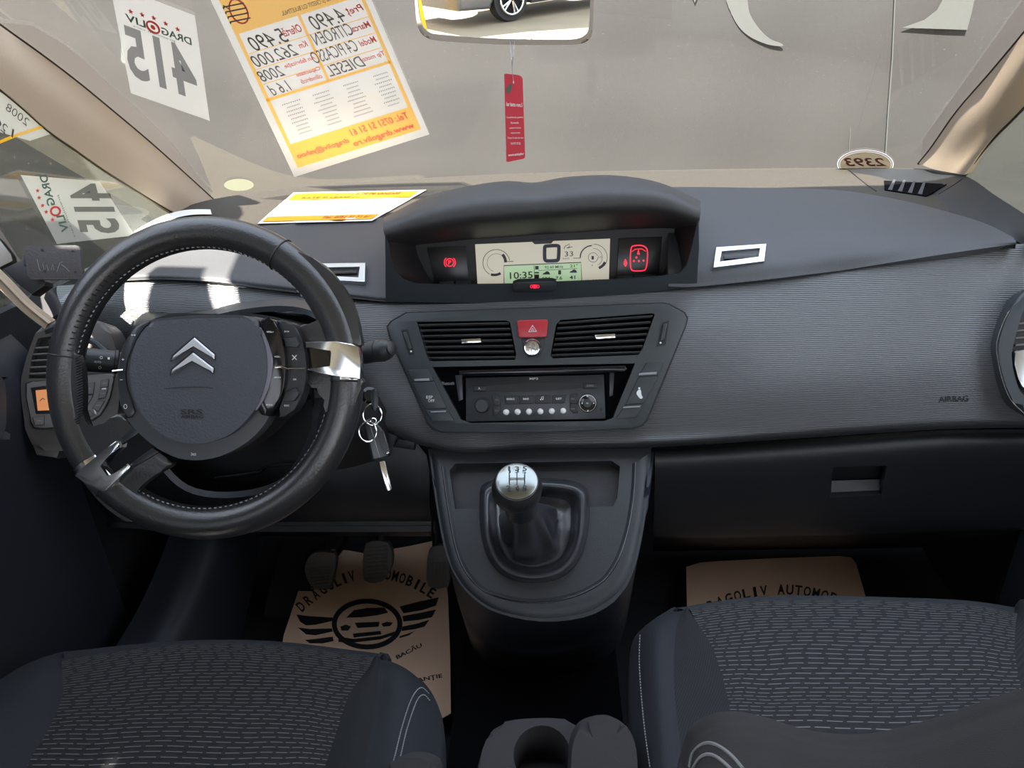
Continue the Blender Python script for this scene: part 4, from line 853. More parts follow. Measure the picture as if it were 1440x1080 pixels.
# ------------------------------------------------------------------ steering column with stalks
sc2 = thing('steering_column', 'black steering column cover behind the wheel with two stalks', 'steering column', WC+V((0, .2, -.02)))
CB = V((-.378, .93, .86))
obj('shroud', 'shade', patch([rp([(200, 560, .93), (215, 470, .95), (260, 448, .97), (330, 440, .98), (400, 450, .97), (445, 475, .95), (452, 560, .93)]), rp([(150, 560, 1.12), (190, 450, 1.12), (250, 440, 1.13), (330, 434, 1.14), (400, 440, 1.13), (450, 455, 1.12), (470, 560, 1.12)])], 30, 8, .01), parent=sc2)
obj('shroud', 'low', patch([rp([(195, 560, .93), (215, 640, .92), (260, 690, .92), (330, 700, .92), (400, 680, .92), (440, 620, .93), (452, 560, .94)]), rp([(190, 640, 1.0), (210, 690, 1.0), (260, 715, 1.0), (330, 715, 1.0), (400, 700, 1.0), (450, 660, 1.0), (470, 560, 1.0)]), rp([(190, 660, 1.12), (210, 700, 1.12), (260, 715, 1.12), (330, 715, 1.12), (400, 700, 1.12), (450, 660, 1.12), (470, 560, 1.12)])], 30, 10, .01), parent=sc2)
obj('column_cowl', 'lip', patch([rp([(290, 446, .96), (335, 436, .98), (390, 430, .99), (435, 436, .98), (470, 458, .96)]), rp([(285, 440, 1.05), (330, 427, 1.06), (390, 420, 1.07), (440, 426, 1.06), (474, 448, 1.05)]), rp([(285, 446, 1.13), (330, 434, 1.13), (390, 428, 1.13), (440, 432, 1.13), (474, 455, 1.13)])], 24, 10, .008), parent=sc2)
a_, b_ = atD(486, 502, .97), atD(556, 489, .93); d_ = (b_-a_).normalized()
s1 = obj('wiper_stalk', 'plastic', lathe(a_, d_, [(.010, 0), (.011, .02), (.0135, .035), (.0145, .05), (.0150, .058)], 24), lathe(a_, d_, [(.0150, .059), (.0150, .066), (.0135, .072), (.010, .077)], 24), parent=sc2)
obj('stalk_cap', 'low', lathe(a_+d_*.077, d_, [(.0098, 0), (.0095, .003), (.006, .005), (.001, .0055)], 24), parent=s1)
obj('stalk_ring', 'shade', lathe(a_+d_*.030, d_, [(.0118, 0), (.0142, .002), (.0118, .004)], 24), parent=s1)
a_, b_ = atD(196, 512, .96), atD(124, 506, .93); d_ = (b_-a_).normalized()
s2 = obj('light_stalk', 'plastic', lathe(a_, d_, [(.013, 0), (.013, .028), (.0150, .030), (.0160, .070), (.0150, .080), (.004, .082)], 24), parent=sc2)
obj('stalk_ring', 'shade', lathe(a_+d_*.024, d_, [(.0135, 0), (.0162, .002), (.0162, .005), (.0135, .006)], 24), parent=s2)
class OnObj:
    n = FW*-1
    def __init__(s, o): s.h = hitter(o)
    def at(s, px, py, d=0): return (s.h(px, py) or atD(px, py, .925))-FW*(d+.0004)
LP = OnObj(s2)
obj('lettering', 'white', tx(LP, 'AUTO', 138, 509, 3, 10, 5), ribbon(LP, ell(143, 503, 1.8, 1.8, 10), .7, closed=True), ribbon(LP, ell(141, 517, 1.8, 1.8, 10), .8, closed=True), ribbon(LP, [(152, 504), (155, 504)], 3), parent=s2)
obj('ignition_barrel', 'gloss', lathe(atD(520, 556, 1.0), (CAM-atD(520, 556, 1.0)).normalized(), [(.012, -.06), (.012, 0), (.008, .003)], 20), parent=sc2)
obj('ignition_shroud', 'shade', patch([rp([(440, 530, 1.0), (480, 520, 1.03), (520, 540, 1.05), (545, 580, 1.06)]), rp([(440, 590, .98), (480, 600, 1.0), (515, 610, 1.03), (545, 620, 1.06)]), rp([(440, 660, 1.02), (480, 660, 1.04), (520, 650, 1.06), (550, 640, 1.08)])], 14, 10, .01), parent=sc2)
# ------------------------------------------------------------------ keys in the ignition
ky = thing('car_keys', 'flip key on two steel rings hanging from the ignition', 'keys', atD(522, 560, .97))
Kp = Pl(atD(530, 620, .965), -FW*.9+V((.2, 0, .05)))
obj('ignition_key', 'satin', slab(Kp, smooth([(521, 551), (527, 546), (531, 550), (532, 565), (531, 577), (527, 579), (523, 575), (522, 562)], 2), .006, .008, .003), parent=ky)
obj('key_ring', 'chrome', tube([Kp.at(x, y, .004) for x, y in ell(523.5, 583, 13.2, 14.5, 40)], .0011, True, 8), parent=ky)
obj('key_ring', 'chrome', tube([Kp.at(x, y, .008) for x, y in ell(517, 607, 12.3, 14, 40)], .0011, True, 8), parent=ky)
obj('key_ring', 'chrome', tube([Kp.at(x, y, .006) for x, y in ell(525, 592, 4, 4, 20)], .0009, True, 8), parent=ky)
fob = obj('fob', 'satin', slab(Kp, [(511, 592), (522, 588), (535, 600), (541, 608), (549, 634), (545, 643), (527, 648), (523, 646)], .004, .014, .003, 3), parent=ky)
obj('fob_edge', 'grey', ribbon(Kp.sh(.004), [(521, 600), (534, 643)], 1), parent=fob)
obj('fob_button', 'shade', ribbon(Kp.sh(.004), [(531, 609), (538, 606), (541, 619), (535, 622)], 1, closed=True), ribbon(Kp.sh(.004), [(535, 624), (542, 621), (545, 630), (538, 633)], 1, closed=True), parent=fob)
obj('fob_rivet', 'chrome', lathe(Kp.at(545, 637, .004), Kp.n, [(.0022, 0), (.0018, .001), (.0004, .0015)], 12), parent=fob)
obj('key_blade', 'chrome', slab(Kp, [(533, 649), (541, 648), (551, 687), (549, 690), (545, 690.5), (543, 688)], .001, .003, .0008), parent=fob)
# ------------------------------------------------------------------ left vent and climate unit
LV = Pl(atY(95, 540, .98), V((.22, -.86, .46)))
cu_ = thing('climate_unit', 'grey climate control unit with amber screen and slatted vent left of the wheel', 'climate control', LV.at(95, 540))
hs = smooth([(60, 455), (46, 478), (34, 515), (29, 545), (34, 590), (42, 626), (76, 634), (130, 628), (160, 600), (168, 555), (166, 520), (160, 480), (142, 452), (100, 448)], 3)
hb = obj('housing', 'climdark', slab(LV, hs, 0, .06, .008), parent=cu_)
vp = [(53, 476), (100, 468), (112, 520), (100, 532), (40, 532), (44, 505)]
cut(hb, cutter(LV, vp, 0, .02, .02)); obj('vent_duct', 'shade', slab(LV, vp, -.012, .004), parent=cu_)
for k, (y, x0) in enumerate(((488, 48), (497, 45.5), (506, 43), (515.5, 41), (524.5, 40.5))):
    obj('slat', 'climate', slab(LV, [(x0, y), (104, y-3), (104, y-.5), (x0, y+2.6)], -.001, .006, .0006), parent=cu_)
obj('vent_slider', 'shade', slab(LV, rr(72, 481, 9, 7, 2), .002, .006, .001), parent=cu_)
obj('cap_panel', 'low', slab(LV, [(62, 464), (84, 456), (100, 452), (98, 459), (80, 464), (64, 470)], .001, .002, .0005), parent=cu_)
ob = obj('outlet_ring', 'lip', tube([LV.at(x, y, -.004) for x, y in smooth([(118, 452), (140, 462), (156, 480), (166, 508)], 4, False)], .004), tube([LV.at(x, y, .004) for x, y in smooth([(112, 476), (130, 480), (150, 496)], 4, False)], .005), parent=cu_)
face = smooth([(37, 540), (63, 537), (120, 528), (157, 526), (158, 534), (154, 558), (140, 584), (118, 594), (80, 600), (48, 601), (42, 580)], 2)
obj('face_edge', 'shade', slab(LV, [(96+(x-96)*1.03, 564+(y-564)*1.05) for x, y in face], .0016, .002, .0008), parent=cu_)
obj('face', 'climate', slab(LV, face, .004, .004, .0015), parent=cu_)
LF = LV.sh(.004)
obj('screen_bezel', 'shade', slab(LF, [(43, 545), (66, 542), (100, 541), (104, 560), (98, 581), (50, 582)], .001, .002, .0006), parent=cu_)
scn = obj('screen', 'amber', slab(LF, [(50, 549), (66, 547.5), (96, 546), (96, 576), (53, 577.5)], .002, .002), parent=cu_)
obj('screen_ink', 'climdark', ribbon(LF.sh(.002), [(56, 564), (60, 560), (63, 562)], 1.2), parent=scn)
for p in ([(117, 540), (133, 538), (131, 554), (117, 555)], [(117, 556.5), (131, 555.5), (124, 568), (117, 571)], [(142, 535), (153, 533), (152, 544), (141, 545)], [(141, 547.5), (152, 546.5), (148, 559), (138, 561)], [(136, 564), (147, 564), (138, 579), (130, 574)], [(117, 581), (126, 577), (132, 584), (118, 590)], [(46, 587), (62, 585), (62, 597), (49, 598)]):
    b = obj('key', 'climdark', slab(LF, [(sum(q[0] for q in p)/len(p)+(x-sum(q[0] for q in p)/len(p))*1.10, sum(q[1] for q in p)/len(p)+(y-sum(q[1] for q in p)/len(p))*1.10) for x, y in p], .0006, .001, .0004), slab(LF, p, .0016, .002, .0006), parent=cu_)
    b.data.materials.append(D['climate'])
    n6 = len(b.data.polygons)
    cxm = sum(q[0] for q in p)/len(p); cym = sum(q[1] for q in p)/len(p)
    obj('key_face', 'climate', slab(LF, [(cxm+(x-cxm)*.92, cym+(y-cym)*.92) for x, y in p], .0021, .001), parent=b)
    obj('lettering', 'grey', ribbon(LF.sh(.0021), [(cxm-3, cym), (cxm+3, cym-.5)], 1.0), parent=b)
obj('tab', 'white', *[slab(LF, p, .0022, .002, .0008) for p in ([(117, 540), (119.5, 540), (120.5, 552), (118, 553)], [(118, 556), (120, 556), (121, 568), (119, 569)], [(143, 546), (149, 545.5), (149, 548), (143, 548)], [(131, 575), (134, 578), (135.5, 583), (133, 582)])], parent=cu_)
obj('side_pocket', 'climdark', slab(LV, [(42, 619), (75, 615), (85, 632), (80, 645), (50, 640)], -.004, .04, .004), parent=cu_)
# right vent
RV = Pl(atY(1450, 500, 1.005), V((-.22, -.88, .42)))
vn = thing('side_vent', 'round silver trimmed air vent at the right end of the dashboard', 'air vent', RV.at(1460, 500))
vo = [(1440, 410), (1420, 440), (1407, 474), (1405, 496), (1412, 530), (1424, 560), (1442, 579), (1500, 600), (1545, 560), (1555, 490), (1530, 420), (1490, 395)]
vi = [(1444, 430), (1432, 460), (1424, 490), (1423, 505), (1428, 532), (1442, 558), (1490, 575), (1530, 545), (1538, 490), (1518, 430), (1480, 412)]
v0 = obj('vent_ring', 'panel', slab(RV, smooth(vo, 3), .012, .04, .006, 3), parent=vn); cut(v0, cutter(RV, smooth(vi, 3), .012, .02, .025))
obj('vent_duct', 'shade', slab(RV, smooth(vi, 3), -.004, .02), parent=vn)
obj('ring_line', 'chrome', tube([RV.at(x, y, .006) for x, y in smooth([(1444, 408), (1418, 440), (1404, 474), (1402, 496), (1409, 532), (1421, 562), (1440, 581)], 3, False)], .0008, seg=6), parent=vn)
for y in (452, 462, 472, 482): obj('slat', 'climate', slab(RV, [(1428, y+2), (1530, y-8), (1530, y-5), (1428, y+5)], .002, .008, .0006), parent=vn)
obj('blank_plate', 'satinchrome', slab(RV, smooth([(1426, 495), (1445, 493), (1530, 488), (1528, 520), (1500, 560), (1446, 552), (1432, 532)], 2), .008, .008, .002), parent=vn)
# ------------------------------------------------------------------ pedals
PP = planeX(atY(530, 765, 1.24), atY(530, 830, 1.20))
def pedal(nm, label, out, ribs, arm, loc):
    t = thing(nm, label, 'pedal', PP.at(*loc))
    pd = obj('pad', 'rubber', slab(PP, smooth(out, 2), 0, .018, .004), parent=t)
    obj('rib', 'rubber', *[tube([PP.at(a, y0, .0012), PP.at(b, y1, .0012)], .0022, seg=6) for a, y0, b, y1 in ribs], parent=pd)
    obj('arm', 'steel' if 'brake' in nm else 'shade', tube([PP.at(*arm[0], -.01)]+[atY(x, y, Y) for x, y, Y in arm[1:]], .007), parent=t)
pedal('clutch_pedal', 'ribbed clutch pedal, tilted pad nearest the dark side', [(442, 777), (470, 778), (471, 800), (465, 826), (455, 834), (442, 830), (430, 813), (428, 796), (434, 783)], [(436+k*.2, 800+k*4.6, 466-k*.8, 797+k*4.6) for k in range(7)], [(468, 785), (480, 770, 1.27), (488, 755, 1.30), (491, 735, 1.33)], (450, 805))
pedal('brake_pedal', 'ribbed brake pedal in the middle, in front of the kraft paper', [(514, 764), (531, 761), (545, 763), (551, 776), (551, 795), (541, 815), (528, 820), (512, 817), (510, 790)], [(515, 771+k*5.4, 545, 768+k*5.4) for k in range(9)], [(536, 765), (537, 750, 1.27), (539, 735, 1.31)], (530, 790))
pedal('accelerator_pedal', 'dark accelerator pedal beside the gear console', [(603, 774), (614, 768), (628, 770), (632, 800), (630, 826), (602, 826), (600, 800)], [(604+k*3.6, 790, 604+k*3.6, 822) for k in range(7)], [(612, 772), (612, 755, 1.27), (612, 735, 1.31)], (615, 800))
# ------------------------------------------------------------------ kraft paper mats
def arctext(pl, s, f, h, x0, x1, d=.0035):
    n = len(s); o = []
    for i, c in enumerate(s):
        if c == ' ': continue
        x = x0+(x1-x0)*(i+.5)/n; y = f(x); a = math.degrees(math.atan2(f(x+1)-f(x-1), 2))
        wd = (x1-x0)/n*(.35 if c == 'I' else .82)
        o.append(tx(pl, c, x, y, h, wd, a, d=d, bold=.025))
    return o
MP1 = Pl((0, 0, .108), (0, -.03, 1))
km = thing('paper_mat', 'printed kraft paper mat in the driver footwell under the pedals', 'floor mat', MP1.at(520, 880), 'kraft paper floor mats')
mo = [(452, 778), (468, 772), (490, 774), (512, 778), (540, 774), (575, 768), (612, 760), (626, 800), (630, 840), (633, 920), (634, 1003), (600, 1022), (500, 1060), (380, 1060), (388, 960), (399, 893), (420, 830)]
obj('sheet', 'kraft', slab(MP1, mo, .003, .0012), parent=km)
f1 = lambda x: 806+(x-524)**2*(.0046 if x < 524 else .0040)
ik = arctext(MP1, 'DRAGOLIV AUTOMOBILE', f1, 15, 418, 612)
z3 = lambda *q: [(390+a*.2686, 740+b*.2686) for a, b in q]
S = lambda *q: slab(MP1, z3(*q), .0036, .0005)
ik += [S((100, 462), (160, 470), (290, 478), (300, 492), (200, 515), (150, 518), (120, 500)), S((108, 530), (170, 538), (285, 535), (290, 550), (200, 570), (150, 565)), S((145, 595), (200, 590), (290, 578), (295, 600), (240, 612), (170, 612)),
       S((640, 420), (740, 395), (845, 372), (830, 415), (760, 438), (660, 455)), S((655, 470), (740, 455), (830, 436), (810, 475), (740, 490), (660, 498)), S((655, 525), (730, 510), (795, 490), (770, 525), (720, 538), (650, 548)), S((640, 575), (690, 560), (720, 548), (690, 570), (640, 585))]
ik += [ribbon(MP1, z3(*ell(470, 512, 172, 120, 40)), 7, d=.0035, closed=True), S((362, 478), (400, 440), (470, 428), (560, 425), (580, 452), (520, 466), (440, 476)),
       S((405, 505), (535, 500), (530, 525), (420, 532)), S((330, 525), (360, 515), (385, 525), (370, 545), (335, 545)), S((545, 510), (575, 500), (605, 505), (590, 522), (555, 525)), S((395, 562), (540, 548), (545, 565), (400, 582)), S((320, 578), (400, 590), (540, 575), (625, 548), (635, 560), (540, 592), (400, 608), (320, 605))]
ik += [txt(MP1, 'BACĂU', *z3((615, 672), (748, 605), (627, 697)), d=.0035, bold=.03), txt(MP1, 'GARANȚIE', *z3((640, 812), (862, 770), (645, 840)), d=.0035, bold=.03)]
obj('print', 'ink', *ik, parent=km)
MP2 = Pl((0, 0, .108), (0, -.03, 1))
km2 = thing('paper_mat', 'printed kraft paper mat in the passenger footwell behind the seat edge', 'floor mat', MP2.at(1090, 815), 'kraft paper floor mats')
obj('sheet', 'kraft', slab(MP2, [(965, 797), (985, 791), (1010, 789), (1090, 785), (1180, 782), (1197, 784), (1204, 792), (1226, 870), (1240, 950), (968, 950)], .003, .0012), parent=km2)
f2 = lambda x: 829+(x-1100)**2*.0022
obj('print', 'ink', *arctext(MP2, 'DRAGOLIV AUTOMOBILE', f2, 14, 982, 1215), parent=km2)
# ------------------------------------------------------------------ seats
def bvh(G, nu=40, nv=24):
    g = grid(G, nu, nv); W = nu+1
    return BVHTree.FromPolygons([p for r in g for p in r], [(j*W+i, j*W+i+1, (j+1)*W+i+1, (j+1)*W+i) for j in range(nv) for i in range(nu)])
class On:
    def __init__(s, b, n): s.b = b; s.n = n
    def at(s, px, py, d=0):
        r = ray(px, py).normalized(); h = s.b.ray_cast(CAM, r)
        p = h[0] if h[0] else atZ(px, py, .45)
        return p-r*d
def front(row, dz=-.12): return [p+V((0, .035, dz*.55)) for p in row]
def front2(row): return [p+V((0, .02, -.30)) for p in row]
ds = thing('driver_seat', 'left front seat with dashed dark fabric below the steering wheel', 'car seat', (-.36, .5, .12))
I1 = rz([(91, 928), (200, 911), (300, 904), (400, 908), (529, 923)], .445)
ins = [front2(I1), front(I1), I1, rz([(88, 948), (200, 930), (300, 925), (400, 928), (517, 942)], .458), rz([(88, 978), (200, 970), (300, 966), (400, 968), (492, 976)], .46), rz([(70, 1022), (170, 1018), (290, 1016), (400, 1018), (475, 1026)], .455), rz([(34, 1085), (150, 1085), (280, 1083), (380, 1083), (455, 1085)], .448), rz([(0, 1180), (120, 1180), (270, 1180), (360, 1180), (425, 1180)], .44)]
obj('seat_insert', 'woven', patch(ins, 60, 60, .02, face=V((0, 1.2, 3))), parent=ds)
so = rz([(531, 924), (532, 942), (530, 976), (522, 1026), (511, 1085), (490, 1180)], .462)
si = [ins[k][-1] for k in range(2, 8)]
so[0] = si[0]+V((.004, 0, 0))
obj('side_strip', 'strip', patch([[a+V((0, 0, .001)), (a+b)/2+V((0, 0, .003)), b] for a, b in zip(si, so)], 12, 40, .02, face=V((0, 1.2, 3))), parent=ds)
bo_ = rz([(540, 929, .425), (575, 944), (597, 965), (612, 1005), (611, 1060), (600, 1180)], .43)
BU = (-.15, .45, .9, 1, 1, 1); mid = [(a+b)/2+V((0, 0, .022*k)) for a, b, k in zip(so, bo_, BU)]
BR = [[a, m, b, b+V((.008, .004, -.05)), b+V((-.01, .0, -.28))] for a, m, b in zip([so[0]+V((0, .003, -.004))]+so[1:], mid, bo_)]
BR = [[p+V((0, .030, -.26)) for p in BR[0]], [p+V((0, .022, -.07)) for p in BR[0]], [p+V((0, .010, -.018)) for p in BR[0]]]+BR
obj('bolster', 'seatplain', patch(BR, 30, 40, .01, face=V((.8, 1, 2))), parent=ds)
li = [ins[k][0] for k in range(2, 8)]
lo_ = rz([(91, 917), (44, 932), (0, 956), (-50, 990), (-100, 1050), (-150, 1180)], .43)
mid = [(a+b)/2+V((0, 0, .018*k)) for a, b, k in zip(li, lo_, BU)]
BL = [[b+V((.01, 0, -.28)), b+V((-.008, .004, -.05)), b, m, a] for a, m, b in zip(li, mid, lo_)]
BL = [[p+V((0, .030, -.26)) for p in BL[0]], [p+V((0, .022, -.07)) for p in BL[0]], [p+V((0, .010, -.018)) for p in BL[0]]]+BL
obj('bolster', 'seatplain', patch(BL, 30, 40, .01, face=V((-1.6, 1, 2))), parent=ds)
fr0 = rz([(91, 917), (200, 906), (300, 901), (400, 904), (541, 921)], .437)
obj('front_roll', 'seatplain', patch([[p-V((0, 0, .003)) for p in rz([(91, 929), (200, 912), (300, 905), (400, 909), (531, 925)], .445)], fr0, [p+V((0, .012, -.06)) for p in fr0], [p+V((0, -.01, -.28)) for p in fr0]], 30, 16, .01, face=V((-.3, 2, 3))), parent=ds)
SB = On(bvh(BR, 30, 40), V((0, 0, 1)))
def stitch(surf, path, n, r=.0008, d=.0012, gap=.6):
    pts = [V((x, y, 0)) for x, y in smooth(path, 8, False)]; L = [0]
    for a, b in zip(pts, pts[1:]): L.append(L[-1]+(b-a).length)
    def at(t):
        s = t*L[-1]
        for i in range(len(pts)-1):
            if L[i+1] >= s: u = (s-L[i])/max(L[i+1]-L[i], 1e-6); return pts[i].lerp(pts[i+1], u)
        return pts[-1]
    o = []
    for k in range(n):
        a, b = at(k/n), at((k+gap)/n); o.append(tube([surf.at(a.x, a.y, d), surf.at(b.x, b.y, d)], r, seg=5))
    return o
obj('stitching', 'thread', *stitch(SB, [(551, 1078), (556, 1060), (566, 1020), (579, 982), (592, 967), (604, 976)], 44), parent=ds)
obj('stitching', 'thread', *stitch(SB, [(560, 1078), (564, 1060), (573, 1023), (586, 986), (596, 977), (605, 986)], 40), parent=ds)
obj('base', 'shade', box((-.60, .05, .10), (-.14, .60, .38)), parent=ds)
obj('backrest', 'seatplain', prism([V((-.36+x, .06-.25*(z-.45), z)) for x, z in smooth([(-.25, .40), (-.26, .65), (-.23, .86), (-.10, .91), (.10, .91), (.23, .86), (.26, .65), (.25, .40)], 4)], V((0, .97, .24)), .16, .03, 3), parent=ds)
ar = thing('armrest', 'tip of a grey armrest beside the driver seat at the bottom edge', 'armrest', atD(577, 1090, .74))
AP = Pl(atD(577, 1090, .74), -FW*.7+V((0, -.1, .5)))
obj('pad', 'back', slab(AP, smooth([(536, 1180), (540, 1090), (552, 1071), (578, 1065), (603, 1071), (613, 1090), (616, 1180)], 4), 0, .06, .014, 4), parent=ar)
ps = thing('passenger_seat', 'right front seat with dashed fabric, further forward than the left one', 'car seat', (.42, .55, .12))
I1 = rz([(968, 856), (1050, 845), (1150, 842), (1260, 845), (1360, 850), (1428, 862)], .465)
ins = [front2(I1), front(I1), I1, rz([(980, 876), (1056, 866), (1150, 864), (1260, 866), (1360, 870), (1428, 880)], .478), rz([(1002, 912), (1068, 908), (1160, 906), (1260, 908), (1360, 910), (1427, 916)], .48), rz([(1020, 968), (1080, 968), (1170, 968), (1270, 968), (1370, 968), (1436, 968)], .472), rz([(1029, 1022), (1090, 1024), (1180, 1026), (1280, 1024), (1385, 1022), (1450, 1020)], .465), rz([(1040, 1180), (1100, 1180), (1200, 1180), (1300, 1180), (1400, 1180), (1480, 1180)], .455)]
obj('seat_insert', 'woven', patch(ins, 60, 60, .02, face=V((0, 1.2, 3))), parent=ps)
si = [ins[k][0] for k in range(2, 8)]
so = rz([(964, 858), (952, 878), (948, 920), (949, 980), (956, 1040), (970, 1180)], .48); so[0] = si[0]-V((.004, 0, 0))
obj('side_strip', 'strip', patch([[b, (a+b)/2+V((0, 0, .003)), a+V((0, 0, .001))] for a, b in zip(si, so)], 12, 40, .02, face=V((0, 1.2, 3))), parent=ps)
bo_ = rz([(945, 856), (915, 875), (897, 893), (892, 930), (894, 1000), (906, 1180)], .44)
mid = [(a+b)/2+V((0, 0, .02*k)) for a, b, k in zip(so, bo_, BU)]
BP = [[b+V((.012, 0, -.28)), b+V((-.006, .004, -.05)), b, m, a] for a, m, b in zip([so[0]+V((0, .003, -.004))]+so[1:], mid, bo_)]
BP = [[p+V((0, .030, -.26)) for p in BP[0]], [p+V((0, .022, -.07)) for p in BP[0]], [p+V((0, .010, -.018)) for p in BP[0]]]+BP
obj('bolster', 'seatplain', patch(BP, 30, 40, .01, face=V((-.8, 1, 2))), parent=ps)
ri_ = [ins[k][-1] for k in range(2, 8)]
ro = rz([(1440, 856), (1490, 870), (1530, 905), (1560, 960), (1590, 1030), (1620, 1180)], .45)
BQ = [[a, (a+b)/2+V((0, 0, .02)), b, b+V((.008, .004, -.05)), b+V((-.01, 0, -.28))] for a, b in zip(ri_, ro)]
BQ = [[p+V((0, .030, -.26)) for p in BQ[0]], [p+V((0, .022, -.07)) for p in BQ[0]], [p+V((0, .010, -.018)) for p in BQ[0]]]+BQ
obj('bolster', 'strip', patch(BQ, 30, 40, .01, face=V((2.2, 1, 2))), parent=ps)
fr_ = rz([(948, 857), (1050, 841.5), (1150, 839), (1260, 841.5), (1360, 846), (1438, 857)], .457)
obj('front_roll', 'seatplain', patch([[p-V((0, 0, .003)) for p in rz([(968, 857), (1050, 846), (1150, 843), (1260, 846), (1360, 851), (1428, 863)], .465)], fr_, [p+V((0, .012, -.06)) for p in fr_], [p+V((0, -.01, -.28)) for p in fr_]], 30, 16, .01, face=V((.4, 2, 3))), parent=ps)
SB2 = On(bvh(BP, 30, 40), V((0, 0, 1)))
obj('stitching', 'thread', *stitch(SB2, [(900, 893), (899, 930), (902, 980), (907, 1030), (914, 1080)], 46, .0008), parent=ps)
obj('base', 'shade', box((.20, .10, .10), (.66, .68, .38)), parent=ps)
# backrest edge, near the camera
ed = [(964, 1090), (968, 1068), (976, 1044), (992, 1029), (1016, 1019), (1050, 1018), (1090, 1027), (1130, 1040), (1180, 1049), (1240, 1049), (1300, 1037), (1360, 1019), (1400, 1005), (1460, 985)]
e1_ = [atY(x, y, .33) for x, y in ed]
bk = [[p+V((0, .05, -.14)) for p in e1_], [p+V((0, .022, -.02)) for p in e1_], e1_, [atY(1180+(x-1180)*.98, y+16+.0*(x), .315) for x, y in ed], [atY(1190+(x-1190)*.95, y+70, .27) for x, y in ed], [atY(1200+(x-1200)*.93, y+200, .15) for x, y in ed]]
obj('backrest', 'back', patch(bk, 60, 30, .01), parent=ps)
SB3 = On(bvh(bk, 60, 30), V((0, 0, 1)))
obj('piping', 'thread', tube([SB3.at(x, y, .0005) for x, y in smooth([(970, 1078), (974, 1060), (984, 1049), (998, 1045), (1014, 1051), (1030, 1064), (1045, 1082)], 4, False)], .0012, seg=6), parent=ps)
obj('piping', 'thread', tube([SB3.at(x, y, .0005) for x, y in smooth([(974, 1082), (983, 1067), (996, 1061), (1010, 1066), (1028, 1082)], 4, False)], .0012, seg=6), parent=ps)
ar = thing('armrest', 'rounded grey armrest beside the right seat, next to the cup holder', 'armrest', atD(850, 1060, .80))
AP = Pl(atD(850, 1060, .80), -FW*.7+V((0, -.1, .5)))
obj('pad', 'back', slab(AP, smooth([(802, 1180), (803, 1085), (806, 1046), (818, 1022), (838, 1012), (862, 1010), (881, 1021), (893, 1046), (897, 1085), (899, 1180)], 4), 0, .07, .016, 4), parent=ar)
# ------------------------------------------------------------------ rear view mirror and hanging card
MN = V((-.045, -.995, -.085)).normalized(); MP = Pl(atD(710, 20, .97), MN)
mr = thing('rear_view_mirror', 'rear view mirror at the top reflecting a parked car on sandy ground', 'mirror', MP.at(710, 0))
mo = smooth([(582, -50), (584, 10), (588, 40), (597, 52), (618, 57.5), (700, 62.5), (780, 63.5), (816, 62), (829, 55), (833.5, 42), (835, 0), (836, -50), (820, -62), (700, -64), (600, -62)], 3)
mi = smooth([(586, -48), (588, 10), (593, 34), (602, 45), (620, 49), (700, 54.5), (780, 56), (810, 55), (823, 49), (828, 38), (830, 0), (831, -48), (818, -57), (700, -59), (602, -57)], 3)
mh = obj('frame', mat('mirror housing', (.30, .27, .235), .45), slab(MP, mo, .004, .03, .004, 3), parent=mr); cut(mh, cutter(MP, mi, .004, .01, .006))
mg = mat('mirror glass', (.92, .92, .90), .0, 1)
obj('mirror_glass', mg, slab(MP, mi, .0012, .003), parent=mr)
sb_ = MP.at(708, -10, -.03); tb = V((sb_.x, sb_.y+.09, wz(sb_.x, sb_.y+.09)-.004))
obj('stem', 'shade', tube([sb_, (sb_+tb)/2+V((0, .0, .02)), tb], .009), parent=mr)
tg = thing('hanging_card', 'narrow red card hanging on a thread below the mirror', 'card', atY(722, 110, .93))
TG = Pl(atY(722, 160, .93), V((.06, -1, 0)))
obj('card', 'tag', slab(TG, [(709, 104.5), (711, 103.5), (729, 105.5), (733, 107.5), (735, 111), (738.5, 220), (737, 223), (714, 228), (712, 227)], .0, .0012), parent=tg)
obj('thread', 'thread', tube([MP.at(717, 56, -.012), atY(719.5, 85, .928), atY(721, 105, .9285), atY(722, 114, .9285)], .0004, seg=5), tube([MP.at(724, 56, -.012), atY(721.5, 80, .928), atY(720, 96, .928)], .0004, seg=5), parent=tg)
z7 = lambda *q: [(700+a*.1342, 90+b*.1342) for a, b in q]
obj('leaf_mark', 'greenink', slab(TG, z7(*smooth([(150, 205), (138, 270), (112, 308), (92, 290), (92, 255), (115, 225)], 2)), .0006, .0004), parent=tg)
tt = [txt(TG, 'bar barto rom.5', *z7((90, 398), (258, 410), (90, 440)), bold=.02), txt(TG, 'www.autoplus', *z7((108, 942), (270, 925), (110, 976)), bold=.03)]
for s, a, b, y in (('Confidenta pentru', 92, 266, 560), ('Romania', 138, 218, 614), ('system.5 minut', 122, 242, 670), ('Aplicat activ', 135, 236, 722), ('Timpul la data de vara', 100, 268, 775), ('Tel 0757 775 22', 135, 238, 832)):
    tt.append(txt(TG, s, *z7((a, y-9), (b, y-11), (a, y+13)), bold=.01))
tt.append(slab(TG, z7(*smooth([(165, 165), (172, 190), (165, 208), (158, 190)], 2)), .0006, .0004))
obj('print', 'white', *tt, parent=tg)
